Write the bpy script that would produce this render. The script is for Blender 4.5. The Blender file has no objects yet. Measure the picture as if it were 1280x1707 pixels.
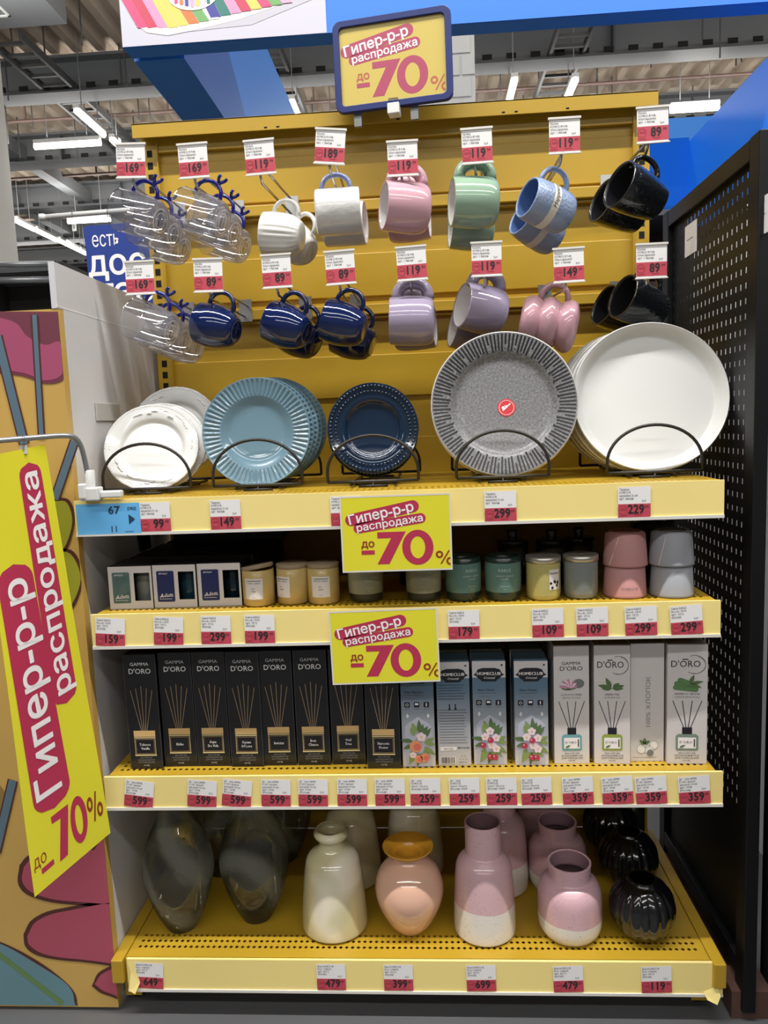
import bpy, math, random
from mathutils import Matrix, Vector
random.seed(7)
PI = math.pi
sc = bpy.context.scene
COL = sc.collection
# ------------------------------------------------------------------ camera
CC = Vector((0.0697, -1.4346, 1.2319)); YAW, PIT, ROL, FPX = -0.0629, 0.1175, -0.0383, 1250.35
_f = Vector((math.sin(YAW)*math.cos(PIT), math.cos(YAW)*math.cos(PIT), -math.sin(PIT)))
_r = Vector((math.cos(YAW), -math.sin(YAW), 0)); _d = _f.cross(_r)
CR = _r*math.cos(ROL) - _d*math.sin(ROL); CD = _d*math.cos(ROL) + _r*math.sin(ROL); CF = _f
cam = bpy.data.cameras.new('camera'); camo = bpy.data.objects.new('camera', cam); COL.objects.link(camo)
cam.sensor_fit = 'VERTICAL'; cam.sensor_height = 36; cam.lens = 36*FPX/1707; cam.clip_start = .02
camo.matrix_world = Matrix(((CR.x, -CD.x, -CF.x, CC.x), (CR.y, -CD.y, -CF.y, CC.y), (CR.z, -CD.z, -CF.z, CC.z), (0, 0, 0, 1)))
sc.camera = camo

def at(u, v, x=None, y=None, z=None):
    "point of the place seen at photo pixel (u, v) on the plane x=, y= or z="
    D = CR*((u-640)/FPX) + CD*((v-853.5)/FPX) + CF
    t = (x-CC.x)/D.x if x is not None else (y-CC.y)/D.y if y is not None else (z-CC.z)/D.z
    return CC + D*t
def depth(p): return (p-CC).dot(CF)
# ------------------------------------------------------------------ world, lights, exposure
w = bpy.data.worlds.new('world'); sc.world = w; w.use_nodes = True
w.node_tree.nodes['Background'].inputs[0].default_value = (1.0, .985, .96, 1)
w.node_tree.nodes['Background'].inputs[1].default_value = .12
sc.view_settings.view_transform = 'Standard'; sc.view_settings.look = 'None'
sc.view_settings.exposure = -0.12; sc.view_settings.gamma = 1
def area(name, loc, sx, sy, power, rot=(0, 0, 0)):
    l = bpy.data.lights.new(name, 'AREA'); l.shape = 'RECTANGLE'; l.size = sx; l.size_y = sy; l.energy = power
    l.color = (1, .985, .95)
    o = bpy.data.objects.new(name, l); o.location = loc; o.rotation_euler = rot; COL.objects.link(o); return o
area('tube_and_fill_row', (0.2, -.86, 4.6), 7, .07, 360)
area('tube_and_fill_row', (0, -3.6, 4.6), 9, .3, 165)
area('tube_and_fill_row', (0, -7.5, 4.6), 9, .3, 240)
area('tube_and_fill_row', (-.5, 3.2, 4.6), 9, .2, 70)  # fill row added behind the rack to light the blue fascia and soffit
area('tube_and_fill_row', (0, 7.6, 4.5), 9, .2, 160)
area('tube_and_fill_row', (0, 12.5, 4.5), 9, .2, 160)
for _y in (4.4, 7.7, 10.2, 13.5, 18): area('added_roof_uplight', (-1, _y, 4.72), 20, .3, 190, (PI, 0, 0))  # unseen upward lamps added to brighten the roof deck
for _y in (5.0, 7.65, 10.0, 12.0): area('added_girder_sidelight', (-1, _y, 4.62), 20, .1, 110, (PI/2+.35, 0, 0))  # unseen lamps facing away, added to brighten the girder webs
# ------------------------------------------------------------------ materials
MATS = {}
def srgb(c): return tuple((x/12.92 if x <= .04045 else ((x+.055)/1.055)**2.4) for x in (k/255 for k in c))
def mat(name, rgb, rough=.5, metal=0, spec=.5, emit=0, coat=0, var=0, vscale=30, bump=0, bscale=200, alpha=None, trans=0, ss=0):
    if name in MATS: return MATS[name]
    m = bpy.data.materials.new(name); m.use_nodes = True; nt = m.node_tree; p = nt.nodes['Principled BSDF']
    c = (*srgb(rgb), 1)
    p.inputs['Base Color'].default_value = c; p.inputs['Roughness'].default_value = rough; p.inputs['Metallic'].default_value = metal
    p.inputs['Specular IOR Level'].default_value = spec; p.inputs['Coat Weight'].default_value = coat; p.inputs['Coat Roughness'].default_value = .05
    if trans: p.inputs['Transmission Weight'].default_value = trans
    if ss: p.inputs['Subsurface Weight'].default_value = ss; p.inputs['Subsurface Radius'].default_value = (.01, .006, .004)
    if emit: p.inputs['Emission Color'].default_value = c; p.inputs['Emission Strength'].default_value = emit
    if var or bump:
        tc = nt.nodes.new('ShaderNodeTexCoord')
        if var:
            n = nt.nodes.new('ShaderNodeTexNoise'); n.inputs['Scale'].default_value = vscale; n.inputs['Detail'].default_value = 4
            nt.links.new(tc.outputs['Object'], n.inputs['Vector'])
            mx = nt.nodes.new('ShaderNodeMix'); mx.data_type = 'RGBA'
            mx.inputs[6].default_value = (*[k*(1-var) for k in c[:3]], 1); mx.inputs[7].default_value = (*[min(1, k*(1+var)) for k in c[:3]], 1)
            nt.links.new(n.outputs[0], mx.inputs[0]); nt.links.new(mx.outputs[2], p.inputs['Base Color'])
        if bump:
            n = nt.nodes.new('ShaderNodeTexNoise'); n.inputs['Scale'].default_value = bscale
            nt.links.new(tc.outputs['Object'], n.inputs['Vector'])
            b = nt.nodes.new('ShaderNodeBump'); b.inputs['Strength'].default_value = bump; b.inputs['Distance'].default_value = .002
            nt.links.new(n.outputs[0], b.inputs['Height']); nt.links.new(b.outputs[0], p.inputs['Normal'])
    MATS[name] = m; return m
def thin_glass(name, tint, refl=.12, rough=.03, milk=0, milkcol=(220, 220, 215), swirl=False, edge=.75, fres=.55):
    m = bpy.data.materials.new(name); m.use_nodes = True; nt = m.node_tree; nt.nodes.clear(); N = nt.nodes.new; L = nt.links.new
    out = N('ShaderNodeOutputMaterial'); tr = N('ShaderNodeBsdfTransparent'); gl = N('ShaderNodeBsdfGlossy'); gl.inputs['Roughness'].default_value = rough
    lw = N('ShaderNodeLayerWeight'); lw.inputs['Blend'].default_value = .35
    cr = N('ShaderNodeMix'); cr.data_type = 'RGBA'; t = srgb(tint)
    cr.inputs[6].default_value = (*t, 1); cr.inputs[7].default_value = (*[k*edge for k in t], 1)
    L(lw.outputs['Facing'], cr.inputs[0]); L(cr.outputs[2], tr.inputs['Color'])
    ml = N('ShaderNodeMath'); ml.operation = 'MULTIPLY_ADD'; ml.inputs[1].default_value = fres; ml.inputs[2].default_value = refl*.4
    L(lw.outputs['Fresnel'], ml.inputs[0])
    mx = N('ShaderNodeMixShader'); L(ml.outputs[0], mx.inputs[0]); L(tr.outputs[0], mx.inputs[1]); L(gl.outputs[0], mx.inputs[2])
    last = mx
    if milk:
        df = N('ShaderNodeBsdfDiffuse'); df.inputs[0].default_value = (*srgb(milkcol), 1); tl = N('ShaderNodeBsdfTranslucent'); tl.inputs[0].default_value = (*srgb(milkcol), 1)
        ad = N('ShaderNodeMixShader'); ad.inputs[0].default_value = .4; L(df.outputs[0], ad.inputs[1]); L(tl.outputs[0], ad.inputs[2])
        m2 = N('ShaderNodeMixShader'); L(mx.outputs[0], m2.inputs[1]); L(ad.outputs[0], m2.inputs[2]); m2.inputs[0].default_value = milk
        if swirl:
            tc = N('ShaderNodeTexCoord'); mp = N('ShaderNodeMapping'); mp.inputs['Rotation'].default_value = (.5, .6, .3); L(tc.outputs['Object'], mp.inputs[0])
            wv = N('ShaderNodeTexWave'); wv.inputs['Scale'].default_value = 3.2; wv.inputs['Distortion'].default_value = 3; wv.inputs['Detail'].default_value = 2
            L(mp.outputs[0], wv.inputs[0]); rp = N('ShaderNodeValToRGB'); rp.color_ramp.elements[0].position = .45; rp.color_ramp.elements[0].color = (milk*.25,)*3+(1,)
            rp.color_ramp.elements[1].position = .95; rp.color_ramp.elements[1].color = (min(1, milk*2.2),)*3+(1,)
            L(wv.outputs[0], rp.inputs[0]); L(rp.outputs[0], m2.inputs[0])
        last = m2
    L(last.outputs[0], out.inputs[0]); MATS[name] = m; return m
def ramp_z(name, lo, hi, zsplit, rough=.25, coat=0, speck=False, wave=0):
    "two glazes that meet at height zsplit of the object"
    m = mat(name, lo, rough, coat=coat); nt = m.node_tree; N = nt.nodes.new; L = nt.links.new; p = nt.nodes['Principled BSDF']
    tc = N('ShaderNodeTexCoord'); sp = N('ShaderNodeSeparateXYZ'); L(tc.outputs['Object'], sp.inputs[0])
    nz = N('ShaderNodeTexNoise'); nz.inputs['Scale'].default_value = 8; L(tc.outputs['Object'], nz.inputs[0])
    ma = N('ShaderNodeMath'); ma.operation = 'MULTIPLY_ADD'; ma.inputs[1].default_value = wave; L(nz.outputs[0], ma.inputs[0]); L(sp.outputs[2], ma.inputs[2])
    gt = N('ShaderNodeMath'); gt.operation = 'GREATER_THAN'; gt.inputs[1].default_value = zsplit; L(ma.outputs[0], gt.inputs[0])
    mx = N('ShaderNodeMix'); mx.data_type = 'RGBA'; mx.inputs[6].default_value = (*srgb(lo), 1); mx.inputs[7].default_value = (*srgb(hi), 1); L(gt.outputs[0], mx.inputs[0])
    if speck:
        n2 = N('ShaderNodeTexNoise'); n2.inputs['Scale'].default_value = 260; L(tc.outputs['Object'], n2.inputs[0])
        rp = N('ShaderNodeValToRGB'); rp.color_ramp.elements[0].position = .30; rp.color_ramp.elements[0].color = (.55, .5, .45, 1); rp.color_ramp.elements[1].position = .36
        L(n2.outputs[0], rp.inputs[0]); m3 = N('ShaderNodeMix'); m3.data_type = 'RGBA'; m3.blend_type = 'MULTIPLY'; m3.inputs[0].default_value = .6
        L(mx.outputs[2], m3.inputs[6]); L(rp.outputs[0], m3.inputs[7]); mx = m3
    L(mx.outputs[2], p.inputs['Base Color']); return m
YEL = mat('yellow_powder_coat', (184, 148, 40), .38, var=.06, vscale=6)
LIP = mat('pale_yellow_price_rail', (250, 228, 146), .45, var=.03, vscale=8)
PAPER = mat('white_paper', (240, 238, 238), .6); RED = mat('tag_red', (198, 72, 88), .55); INK = mat('dark_ink', (38, 34, 38), .6)
GINK = mat('grey_ink', (105, 102, 105), .6); RINK = mat('tag_ring_red', (140, 38, 56), .6); CLEAR = thin_glass('clear_plastic', (245, 247, 250), .1)
LIPEDGE = mat('clear_edge_strip', (226, 222, 214), .25)
SYEL = mat('sale_yellow', (232, 224, 52), .35, coat=.3); SPINK = mat('sale_crimson', (186, 52, 84), .4); SWHITE = mat('sale_white', (246, 240, 240), .45); SBROWN = mat('sale_brown_red', (150, 60, 30), .5)
STEEL = mat('zinc_steel', (190, 190, 190), .28, 1); WIRE = mat('dark_wire', (58, 56, 54), .4, .6); BLACKM = mat('black_metal', (11, 11, 13), .45, spec=.35)
HOLE = mat('slot_hole', (8, 8, 8), .9); GREYM = mat('grey_metal', (160, 162, 164), .35, .6)
# ------------------------------------------------------------------ mesh builder
FRONT = Matrix(((1, 0, 0, 0), (0, 0, -1, 0), (0, 1, 0, 0), (0, 0, 0, 1)))   # local (right, up, out) -> world, facing the aisle
def T(*a): return Matrix.Translation(Vector(a[0] if len(a) == 1 else a))
def RX(a): return Matrix.Rotation(a, 4, 'X')
def RY(a): return Matrix.Rotation(a, 4, 'Y')
def RZ(a): return Matrix.Rotation(a, 4, 'Z')
_tx = {}
def glyphs(s, bold, res=2):
    k = (s, bold, res)
    if k not in _tx:
        cu = bpy.data.curves.new('lettering', 'FONT'); cu.body = s; cu.resolution_u = res; cu.align_x = 'CENTER'; cu.offset = bold
        o = bpy.data.objects.new('lettering', cu); me = o.to_mesh()
        _tx[k] = ([v.co.copy() for v in me.vertices], [tuple(p.vertices) for p in me.polygons])
        o.to_mesh_clear(); bpy.data.objects.remove(o); bpy.data.curves.remove(cu)
    return _tx[k]
class MB:
    def __init__(s, M=None): s.v = []; s.f = []; s.fm = []; s.fs = []; s.mats = []; s.M = M or Matrix(); s.fn = None
    def add(s, vs, fs, m, smooth=False):
        b = len(s.v)
        for p in vs:
            p = Vector(p)
            if s.fn: p = Vector(s.fn(*p))
            s.v.append(s.M @ p)
        if m not in s.mats: s.mats.append(m)
        i = s.mats.index(m)
        for f in fs: s.f.append(tuple(b+k for k in f)); s.fm.append(i); s.fs.append(smooth)
    def box(s, x0, x1, y0, y1, z0, z1, m):
        s.add([(x0, y0, z0), (x1, y0, z0), (x1, y1, z0), (x0, y1, z0), (x0, y0, z1), (x1, y0, z1), (x1, y1, z1), (x0, y1, z1)],
              [(0, 3, 2, 1), (4, 5, 6, 7), (0, 1, 5, 4), (1, 2, 6, 5), (2, 3, 7, 6), (3, 0, 4, 7)], m)
    def hexa(s, P, m): s.add(P, [(0, 3, 2, 1), (4, 5, 6, 7), (0, 1, 5, 4), (1, 2, 6, 5), (2, 3, 7, 6), (3, 0, 4, 7)], m)
    def lathe(s, prof, m, n=40, mod=None, smooth=True):
        vs = []; fs = []
        for (r, z) in prof:
            for k in range(n):
                a = 2*PI*k/n; q = mod(a, r, z) if mod else 1
                vs.append((r*q*math.cos(a), r*q*math.sin(a), z))
        for i in range(len(prof)-1):
            for k in range(n): fs.append((i*n+k, i*n+(k+1) % n, (i+1)*n+(k+1) % n, (i+1)*n+k))
        s.add(vs, fs, m, smooth)
    def tube(s, pts, r, m, n=8, closed=False, cap=True):
        pts = [Vector(p) for p in pts]; N = len(pts); vs = []; fs = []; up = None
        for i, p in enumerate(pts):
            t = (pts[(i+1) % N]-pts[i-1]) if closed else (pts[min(i+1, N-1)]-pts[max(i-1, 0)])
            t.normalize()
            if up is None: up = t.orthogonal().normalized()
            up = (up-t*up.dot(t)).normalized(); q = t.cross(up); rr = r[i] if isinstance(r, (list, tuple)) else r
            for k in range(n): a = 2*PI*k/n; vs.append(p+(up*math.cos(a)+q*math.sin(a))*rr)
        for i in range(N if closed else N-1):
            j = (i+1) % N
            for k in range(n): fs.append((i*n+k, i*n+(k+1) % n, j*n+(k+1) % n, j*n+k))
        if cap and not closed: fs += [tuple(range(n-1, -1, -1)), tuple(range((N-1)*n, N*n))]
        s.add(vs, fs, m, True)
    # flat printed shapes: x right, y up, z out
    def rect(s, x0, y0, x1, y1, z, m, nx=1, ny=1):
        vs = [(x0+(x1-x0)*i/nx, y0+(y1-y0)*j/ny, z) for j in range(ny+1) for i in range(nx+1)]
        s.add(vs, [(j*(nx+1)+i, j*(nx+1)+i+1, (j+1)*(nx+1)+i+1, (j+1)*(nx+1)+i) for j in range(ny) for i in range(nx)], m)
    def poly(s, pts, z, m):
        a = sum(p[0]*q[1]-q[0]*p[1] for p, q in zip(pts, pts[1:]+pts[:1]))
        if a < 0: pts = pts[::-1]
        s.add([(x, y, z) for x, y in pts], [tuple(range(len(pts)))], m)
    def disc(s, cx, cy, rx, z, m, ry=None, n=24, rot=0):
        ry = ry or rx; c, q = math.cos(rot), math.sin(rot); P = []
        for k in range(n): a = 2*PI*k/n; x, y = rx*math.cos(a), ry*math.sin(a); P.append((cx+x*c-y*q, cy+x*q+y*c))
        s.poly(P, z, m)
    def ring(s, cx, cy, r, wd, z, m, ry=None, n=28, a0=0, a1=2*PI, xmax=None, wy=None):
        ry = ry or r; wy = wd if wy is None else wy; vs = []
        for k in range(n+1):
            a = a0+(a1-a0)*k/n
            for e in (0, 1):
                x = cx+(r-wd*e)*math.cos(a); x = min(x, xmax) if xmax is not None else x
                vs.append((x, cy+(ry-wy*e)*math.sin(a), z))
        s.add(vs, [(2*k, 2*k+2, 2*k+3, 2*k+1) for k in range(n)], m)
    def line(s, p, q, wd, z, m, w2=None):
        w2 = wd if w2 is None else w2; d = Vector((q[0]-p[0], q[1]-p[1])).normalized(); nx, ny = -d.y, d.x
        s.poly([(p[0]-nx*wd/2, p[1]-ny*wd/2), (q[0]-nx*w2/2, q[1]-ny*w2/2), (q[0]+nx*w2/2, q[1]+ny*w2/2), (p[0]+nx*wd/2, p[1]+ny*wd/2)], z, m)
    def capsule(s, p, q, r, z, m, n=10):
        d = math.atan2(q[1]-p[1], q[0]-p[0]); P = []
        for k in range(n+1): a = d-PI/2+PI*k/n; P.append((q[0]+r*math.cos(a), q[1]+r*math.sin(a)))
        for k in range(n+1): a = d+PI/2+PI*k/n; P.append((p[0]+r*math.cos(a), p[1]+r*math.sin(a)))
        s.poly(P, z, m)
    def rrect(s, x0, y0, x1, y1, r, z, m, n=4):
        P = []
        for cx, cy, a0 in ((x1-r, y0+r, -PI/2), (x1-r, y1-r, 0), (x0+r, y1-r, PI/2), (x0+r, y0+r, PI)):
            for k in range(n+1): a = a0+PI/2*k/n; P.append((cx+r*math.cos(a), cy+r*math.sin(a)))
        s.poly(P, z, m)
    def leaf(s, cx, cy, L, W, rot, z, m):
        P = []
        for k in range(9): t = k/8; P.append((t*L, W*math.sin(PI*t**.8)/2))
        for k in range(7, 0, -1): t = k/8; P.append((t*L, -W*math.sin(PI*t**.8)/2))
        c, q = math.cos(rot), math.sin(rot); s.poly([(cx+x*c-y*q, cy+x*q+y*c) for x, y in P], z, m)
    def text(s, t, size, cx, cy, z, m, bold=0, rot=0, sx=1, shear=0, width=None, res=2, align='C'):
        vs, fs = glyphs(t, 0, res)
        if not vs: return
        xs = [v.x for v in vs]; x0, x1 = min(xs), max(xs); mid = (x0+x1)/2
        if width: sx = width/((x1-x0)*size)
        c, q = math.cos(rot), math.sin(rot); out = []
        for v in vs:
            x = (v.x-(mid if align == 'C' else x0)+shear*v.y)*size*sx; y = v.y*size
            out.append((cx+x*c-y*q, cy+x*q+y*c, z))
        e = bold*size*.75
        sh = [(0, 0)] if e < .00006 else [(-e, 0), (e, 0)] if size < .012 else [(e*math.cos(PI*i_/4), e*math.sin(PI*i_/4)) for i_ in range(8)]
        for i_, (ex, ey) in enumerate(sh): s.add([(x+ex, y+ey, z+i_*2e-5) for x, y, z in out], fs, m)
    def mesh(s, name):
        me = bpy.data.meshes.new(name); me.from_pydata([tuple(v) for v in s.v], [], s.f)
        for m in s.mats: me.materials.append(m)
        me.polygons.foreach_set('material_index', s.fm); me.polygons.foreach_set('use_smooth', s.fs); me.update(); return me
def link(name, me, parent=None, M=None, label=None):
    o = bpy.data.objects.new(name, me); COL.objects.link(o)
    if parent: o.parent = parent
    if M is not None: o.matrix_local = M
    if label: o['label'] = label
    return o
def thing(name, M, label, cat, group=None, me=None):
    o = bpy.data.objects.new(name, me); COL.objects.link(o); o.matrix_world = M; o['label'] = label; o['category'] = cat
    if group: o['group'] = group
    return o
def build(b, name, parent=None, M=None, label=None): return link(name, b.mesh(name), parent, M, label)
def struct(b, name): o = link(name, b.mesh(name)); o['kind'] = 'structure'; return o
def bevel(o, wd, seg=2):
    m = o.modifiers.new('bevel', 'BEVEL'); m.width = wd; m.segments = seg; m.limit_method = 'ANGLE'; return o
def arc(cx, cy, r, a0, a1, n): return [(cx+r*math.cos(a0+(a1-a0)*k/n), cy+r*math.sin(a0+(a1-a0)*k/n)) for k in range(n+1)]
def spline(P, k=8):
    P = [Vector(p) for p in P]; out = []; Q = [P[0]*2-P[1]]+P+[P[-1]*2-P[-2]]
    for i in range(1, len(Q)-2):
        for j in range(k):
            t = j/k; a, b, c, d = Q[i-1:i+3]
            out.append(.5*((2*b)+(c-a)*t+(2*a-5*b+4*c-d)*t*t+(3*b-a-3*c+d)*t**3))
    return out+[P[-1]]
def sprof(P, k=6): return [(max(0, p[0]), p[1]) for p in spline([(a, b, 0) for a, b in P], k)]

# ================================================================== SETTING
ZL = .0006
Z1, Z2, Z3, Z4 = 1.1035, .874, .532, .132      # shelf surfaces
FLO = mat('dark_floor_tile', (92, 92, 94), .35, var=.12, vscale=3)
b = MB(); b.box(-14, 14, -10, 32, -.1, 0, FLO)
for k in range(-14, 15): pass
struct(b, 'floor')
DECK = mat('beige_roof_deck', (176, 160, 142), .6, var=.06, vscale=.7)
b = MB(); vs = []; fs = []; P = .26; n = int(30/P)
for i in range(n):
    x = -15+i*P
    for dx, dz in ((0, 0), (.09, 0), (.13, -.09), (.22, -.09)): vs += [(x+dx, -10, 5.5+dz), (x+dx, 32, 5.5+dz)]
for i in range(len(vs)//2-1): fs.append((2*i, 2*i+2, 2*i+3, 2*i+1))
b.add(vs, fs, DECK); b.box(-15, 15, -10, 32, 5.55, 5.6, DECK); struct(b, 'ceiling')
WALLM = mat('far_wall_grey', (120, 118, 116), .8, var=.1, vscale=1)
b = MB(); b.box(-15, 15, 30, 30.2, 0, 6, WALLM); struct(b, 'wall_back')
GIR = mat('girder_grey', (98, 100, 102), .5, var=.05, vscale=2); GIRD = mat('girder_dark_grey', (72, 74, 76), .5)
def girder(y, zb=4.95):
    b = MB()
    b.box(-14, 14, y-.02, y+.02, zb, zb+.33, GIR); b.box(-14, 14, y-.14, y+.14, zb-.02, zb, GIRD); b.box(-14, 14, y-.14, y+.14, zb+.33, zb+.36, GIR)
    k = -14
    while k < 14: b.box(k, k+.02, y-.13, y+.13, zb, zb+.33, GIRD); k += 2.3
    for k in range(110): b.box(-14+k*.25, -14+k*.25+.1, y-.15, y-.14, zb+.01, zb+.06, HOLE)
    struct(b, 'trim_1')
for k in range(7): girder(7.1+2.0*k)
COLM = mat('white_painted_column', (214, 212, 206), .6, var=.04)
def column(name, p0, wd, dp, bricks=False):
    b = MB(); b.box(p0.x, p0.x+wd, p0.y, p0.y+dp, 0, 5.6, COLM)
    if bricks:
        for r in range(24):
            z = 1.6+r*.14
            for c in range(4):
                x0 = p0.x+(c-.5*(r % 2))*.15+.008; x1 = x0+.134
                x0, x1 = max(x0, p0.x+.004), min(x1, p0.x+wd-.004)
                if x1 > x0+.02: b.box(x0, x1, p0.y-.008, p0.y, z, z+.126, COLM)
    struct(b, name)
column('trim_2', at(696, 180, y=4), at(793, 180, y=4).x-at(696, 180, y=4).x, .4, True)
p = at(-60, 400, y=5.2); column('trim_3', p, at(-12, 400, y=5.2).x-p.x, .3)
p = at(-18, 400, y=5.6); column('trim_4', p, at(9, 400, y=5.6).x-p.x, .2)
# overhead fixtures
TUBE = mat('lit_led_tube', (255, 252, 245), .4, emit=9); FIX = mat('white_fixture_body', (225, 225, 222), .4)
def led(a, c, label):
    a, c = at(*a, z=4.615), at(*c, z=4.615); v = c-a
    if abs(v.x) < abs(v.y): c.x = a.x = (a.x+c.x)/2; 
    else: c.y = a.y = (a.y+c.y)/2
    v = c-a; L = v.length; M = T(a)@RZ(math.atan2(v.y, v.x))
    t = thing('led_batten', M, label, 'ceiling light', 'strip lights under the roof')
    b = MB(); b.tube([(0, 0, 0), (L, 0, 0)], .032, TUBE, 10); build(b, 'tube', t)
    b = MB(); b.box(0, L, -.035, .035, .028, .07, FIX); build(b, 'housing', t)
    b = MB(); [b.box(q-.004, q+.004, -.004, .004, .07, .85, GREYM) for q in (L*.2, L*.8)]; build(b, 'suspension_wire', t)
led((125, 185), (175, 225), 'lit strip light running away under the ladder tray left of the canopy leg')
led((186, 233), (198, 243), 'short lit strip light end just above the first glass mug tag')
led((55, 243), (170, 240), 'long horizontal lit strip light at upper left above the navy sign')
led((485, 170), (500, 202), 'lit strip light between blue canopy leg and framed sale sign')
led((843, 178), (862, 133), 'lit strip light right of the white brick column')
led((942, 168), (962, 133), 'lit strip light under the ladder tray over the pale blue mugs')
led((1118, 183), (1197, 180), 'horizontal lit strip light at far right behind the last top tag')
led((28, 368), (55, 383), 'nearest of four strip lights in the receding row beside the navy sign')
led((59, 384), (94, 400), 'second of four strip lights in the receding row beside the navy sign')
led((98, 401), (131, 417), 'third of four strip lights in the receding row beside the navy sign')
led((133, 418), (143, 423), 'last strip light of the receding row, touching the navy sign edge')
led((106, 366), (190, 370), 'horizontal strip light just above the navy sign')
led((30, 481), (70, 480), 'small low strip light above the candy poster')
TRAY = mat('galvanised_tray', (78, 78, 78), .5, .3)
def tray(x, y0, y1, z, wd, label):
    t = thing('cable_ladder', T(x, y0, z), label, 'cable tray', 'cable ladders under the roof'); L = y1-y0
    for sx in (0, wd): b = MB(); b.box(sx-.015, sx+.015, 0, L, 0, .08, TRAY); build(b, 'side_rail', t)
    k = .1
    while k < L: b = MB(); b.box(0, wd, k, k+.03, .01, .04, TRAY); k += .22; build(b, 'rung', t)
    for sx in (0, wd):
        for q in (L*.15, L*.55, L*.9): b = MB(); b.box(sx-.006, sx+.006, q, q+.012, .08, .5, TRAY); build(b, 'hanger_rod', t)
tray(-3.98, 5.9, 9, 4.95, .33, 'steel cable ladder at upper left beside the ceiling duct')
tray(-1.62, 5.6, 9, 4.95, .33, 'steel cable ladder between canopy leg and framed sign')
tray(1.45, 5.6, 9.5, 4.95, .34, 'steel cable ladder over the pale blue mugs')
PIPE = mat('brown_pipe', (84, 66, 60), .5)
for y, z, lab in ((8.1, 5.12, 'thin dark pipe under the roof, nearest of three'), (10.1, 5.12, 'thin dark pipe under the roof, middle of three'), (12.1, 5.12, 'thin dark pipe under the roof, farthest of three')):
    b = MB(); b.tube([(-13, y, z), (13, y, z)], .022, PIPE, 8)
    for k in range(14): b.box(-12+k*1.8, -12+k*1.8+.02, y-.01, y+.01, z, 5.42, PIPE)
    thing('ceiling_pipe', Matrix(), lab, 'pipe', 'pipes under the roof', b.mesh('ceiling_pipe'))
for x0, lab in ((-5.4, 'broad grey roof brace at left, inner one'), (-6.6, 'broad grey roof brace at left, outer one')):
    b = MB(); b.box(x0-.09, x0+.09, 6.6, 20, 5.0, 5.18, GIR); thing('roof_purlin', Matrix(), lab, 'roof beam', 'roof braces', b.mesh('roof_purlin'))
b = MB()
for k in range(70):
    x = random.uniform(-6, 5); x += .7 if (1.2 < x < 2 or -4.2 < x < -3.4 or -1.8 < x < -1.1) else 0; y = random.uniform(6, 11); b.box(x-.006, x+.006, y-.006, y+.006, 4.75+random.random()*.4, 5.42, TRAY)
o = thing('hanger_wires', Matrix(), 'thin hanger wires dangling from the corrugated roof', 'wires', None, b.mesh('hanger_wires')); o['kind'] = 'stuff'
DUCT = mat('duct_grey', (118, 120, 122), .5)
da, db = at(112, 40, z=4.95), at(-60, 62, z=4.95)
t = thing('air_duct', T(da.x, da.y, 4.95), 'grey ventilation unit box at the top left under the roof', 'air duct'); Ld = da.x-db.x
b = MB(); b.box(-Ld-.5, 0, -.9, 0, 0, .42, DUCT); build(b, 'casing', t)
for x in (-.75, -1.55):
    b = MB()
    for a in ((x-.33, x+.33, -.62, -.60), (x-.33, x+.33, -.22, -.20), (x-.33, x-.31, -.62, -.20), (x+.31, x+.33, -.62, -.20)): b.box(*a, -.012, 0, FIX)
    build(b, 'grille_frame', t)

# blue canopy
BLU = mat('bright_blue_fascia', (36, 122, 234), .45); BEMIT = mat('emissive_blue', (36, 124, 236), .4, emit=.38); BLU2 = mat('soffit_blue_lifted', (62, 146, 240), .5)  # slight emission added to the blue of the next bay's fascia
zc = at(755, 40, y=1.2).z; x0 = at(205, 83, y=1.2).x
t = thing('overhead_canopy', T(x0, 1.2, zc), 'blue overhead canopy frame with printed panel above the shelving', 'canopy')
b = MB(); b.box(0, 3.6, 0, .006, 0, .75, BLU); b.box(0, 3.6, .006, at(760, 60, z=zc).y-1.2, 0, .75, BLU2); build(b, 'front_fascia', t)  # soffit and arms take the fascia blue, lightened to offset their shade
b = MB(); xl = at(345, 100, y=1.6).x-x0; b.hexa([(0, .10, 0), (xl, .10, 0), (xl, 3.2, 0), (0, 3.2, 0), (0, .10, .75), (xl, .10, .75), (xl, 3.2, .75), (0, 3.2, .75)], BLU2); build(b, 'side_arm', t)
b = MB(); b.box(xl, 3.6, 3.0, 3.2, .2, .75, BLU2); build(b, 'rear_beam', t)
# printed panel
WPR = mat('panel_white', (204, 202, 216), .4); cols = [(214, 70, 120), (230, 150, 190), (245, 205, 95), (235, 120, 60), (110, 170, 100), (240, 240, 240), (60, 60, 150), (200, 60, 90), (40, 120, 110), (235, 170, 200)]
SC = [mat('stripe_%s' % n, c, .4) for n, c in zip('crimson pink yellow orange green white indigo red teal rose'.split(), cols)]
b = MB(FRONT); wpan = at(545, 60, y=1.2).x-x0
b.rect(0, 0, wpan, .75, .002, WPR)
def pc(u, v): q = at(u, v, y=1.2); return (q.x-x0, q.z-zc)
def pcs(*a): return [pc(u, v) for u, v in a]
SH = mat('panel_print_grey', (196, 194, 205), .4)
b.poly(pcs((300, 55), (420, 42), (520, 0), (520, -30), (260, -30)), .003, SH)
b.poly(pcs((212, -6), (225, 40), (245, 55), (280, 60), (330, 50), (400, 33), (460, 12), (500, -8), (500, -30), (205, -30)), .0035, SC[5])
for k in range(16):
    u = 200+k*17; c = SC[[0, 7, 1, 2, 2, 3, 4, 5, 6, 8, 1, 7, 2, 0, 4, 9][k]]
    v1 = 48 - max(0, k-3)*3.4; s0 = 38 if k < 8 else 20
    b.poly(pcs((u-14, -30), (u+3, -30), (u+17+s0*.8, v1-2), (u+s0*.8, v1)), .004+.0001*k, c)
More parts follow.
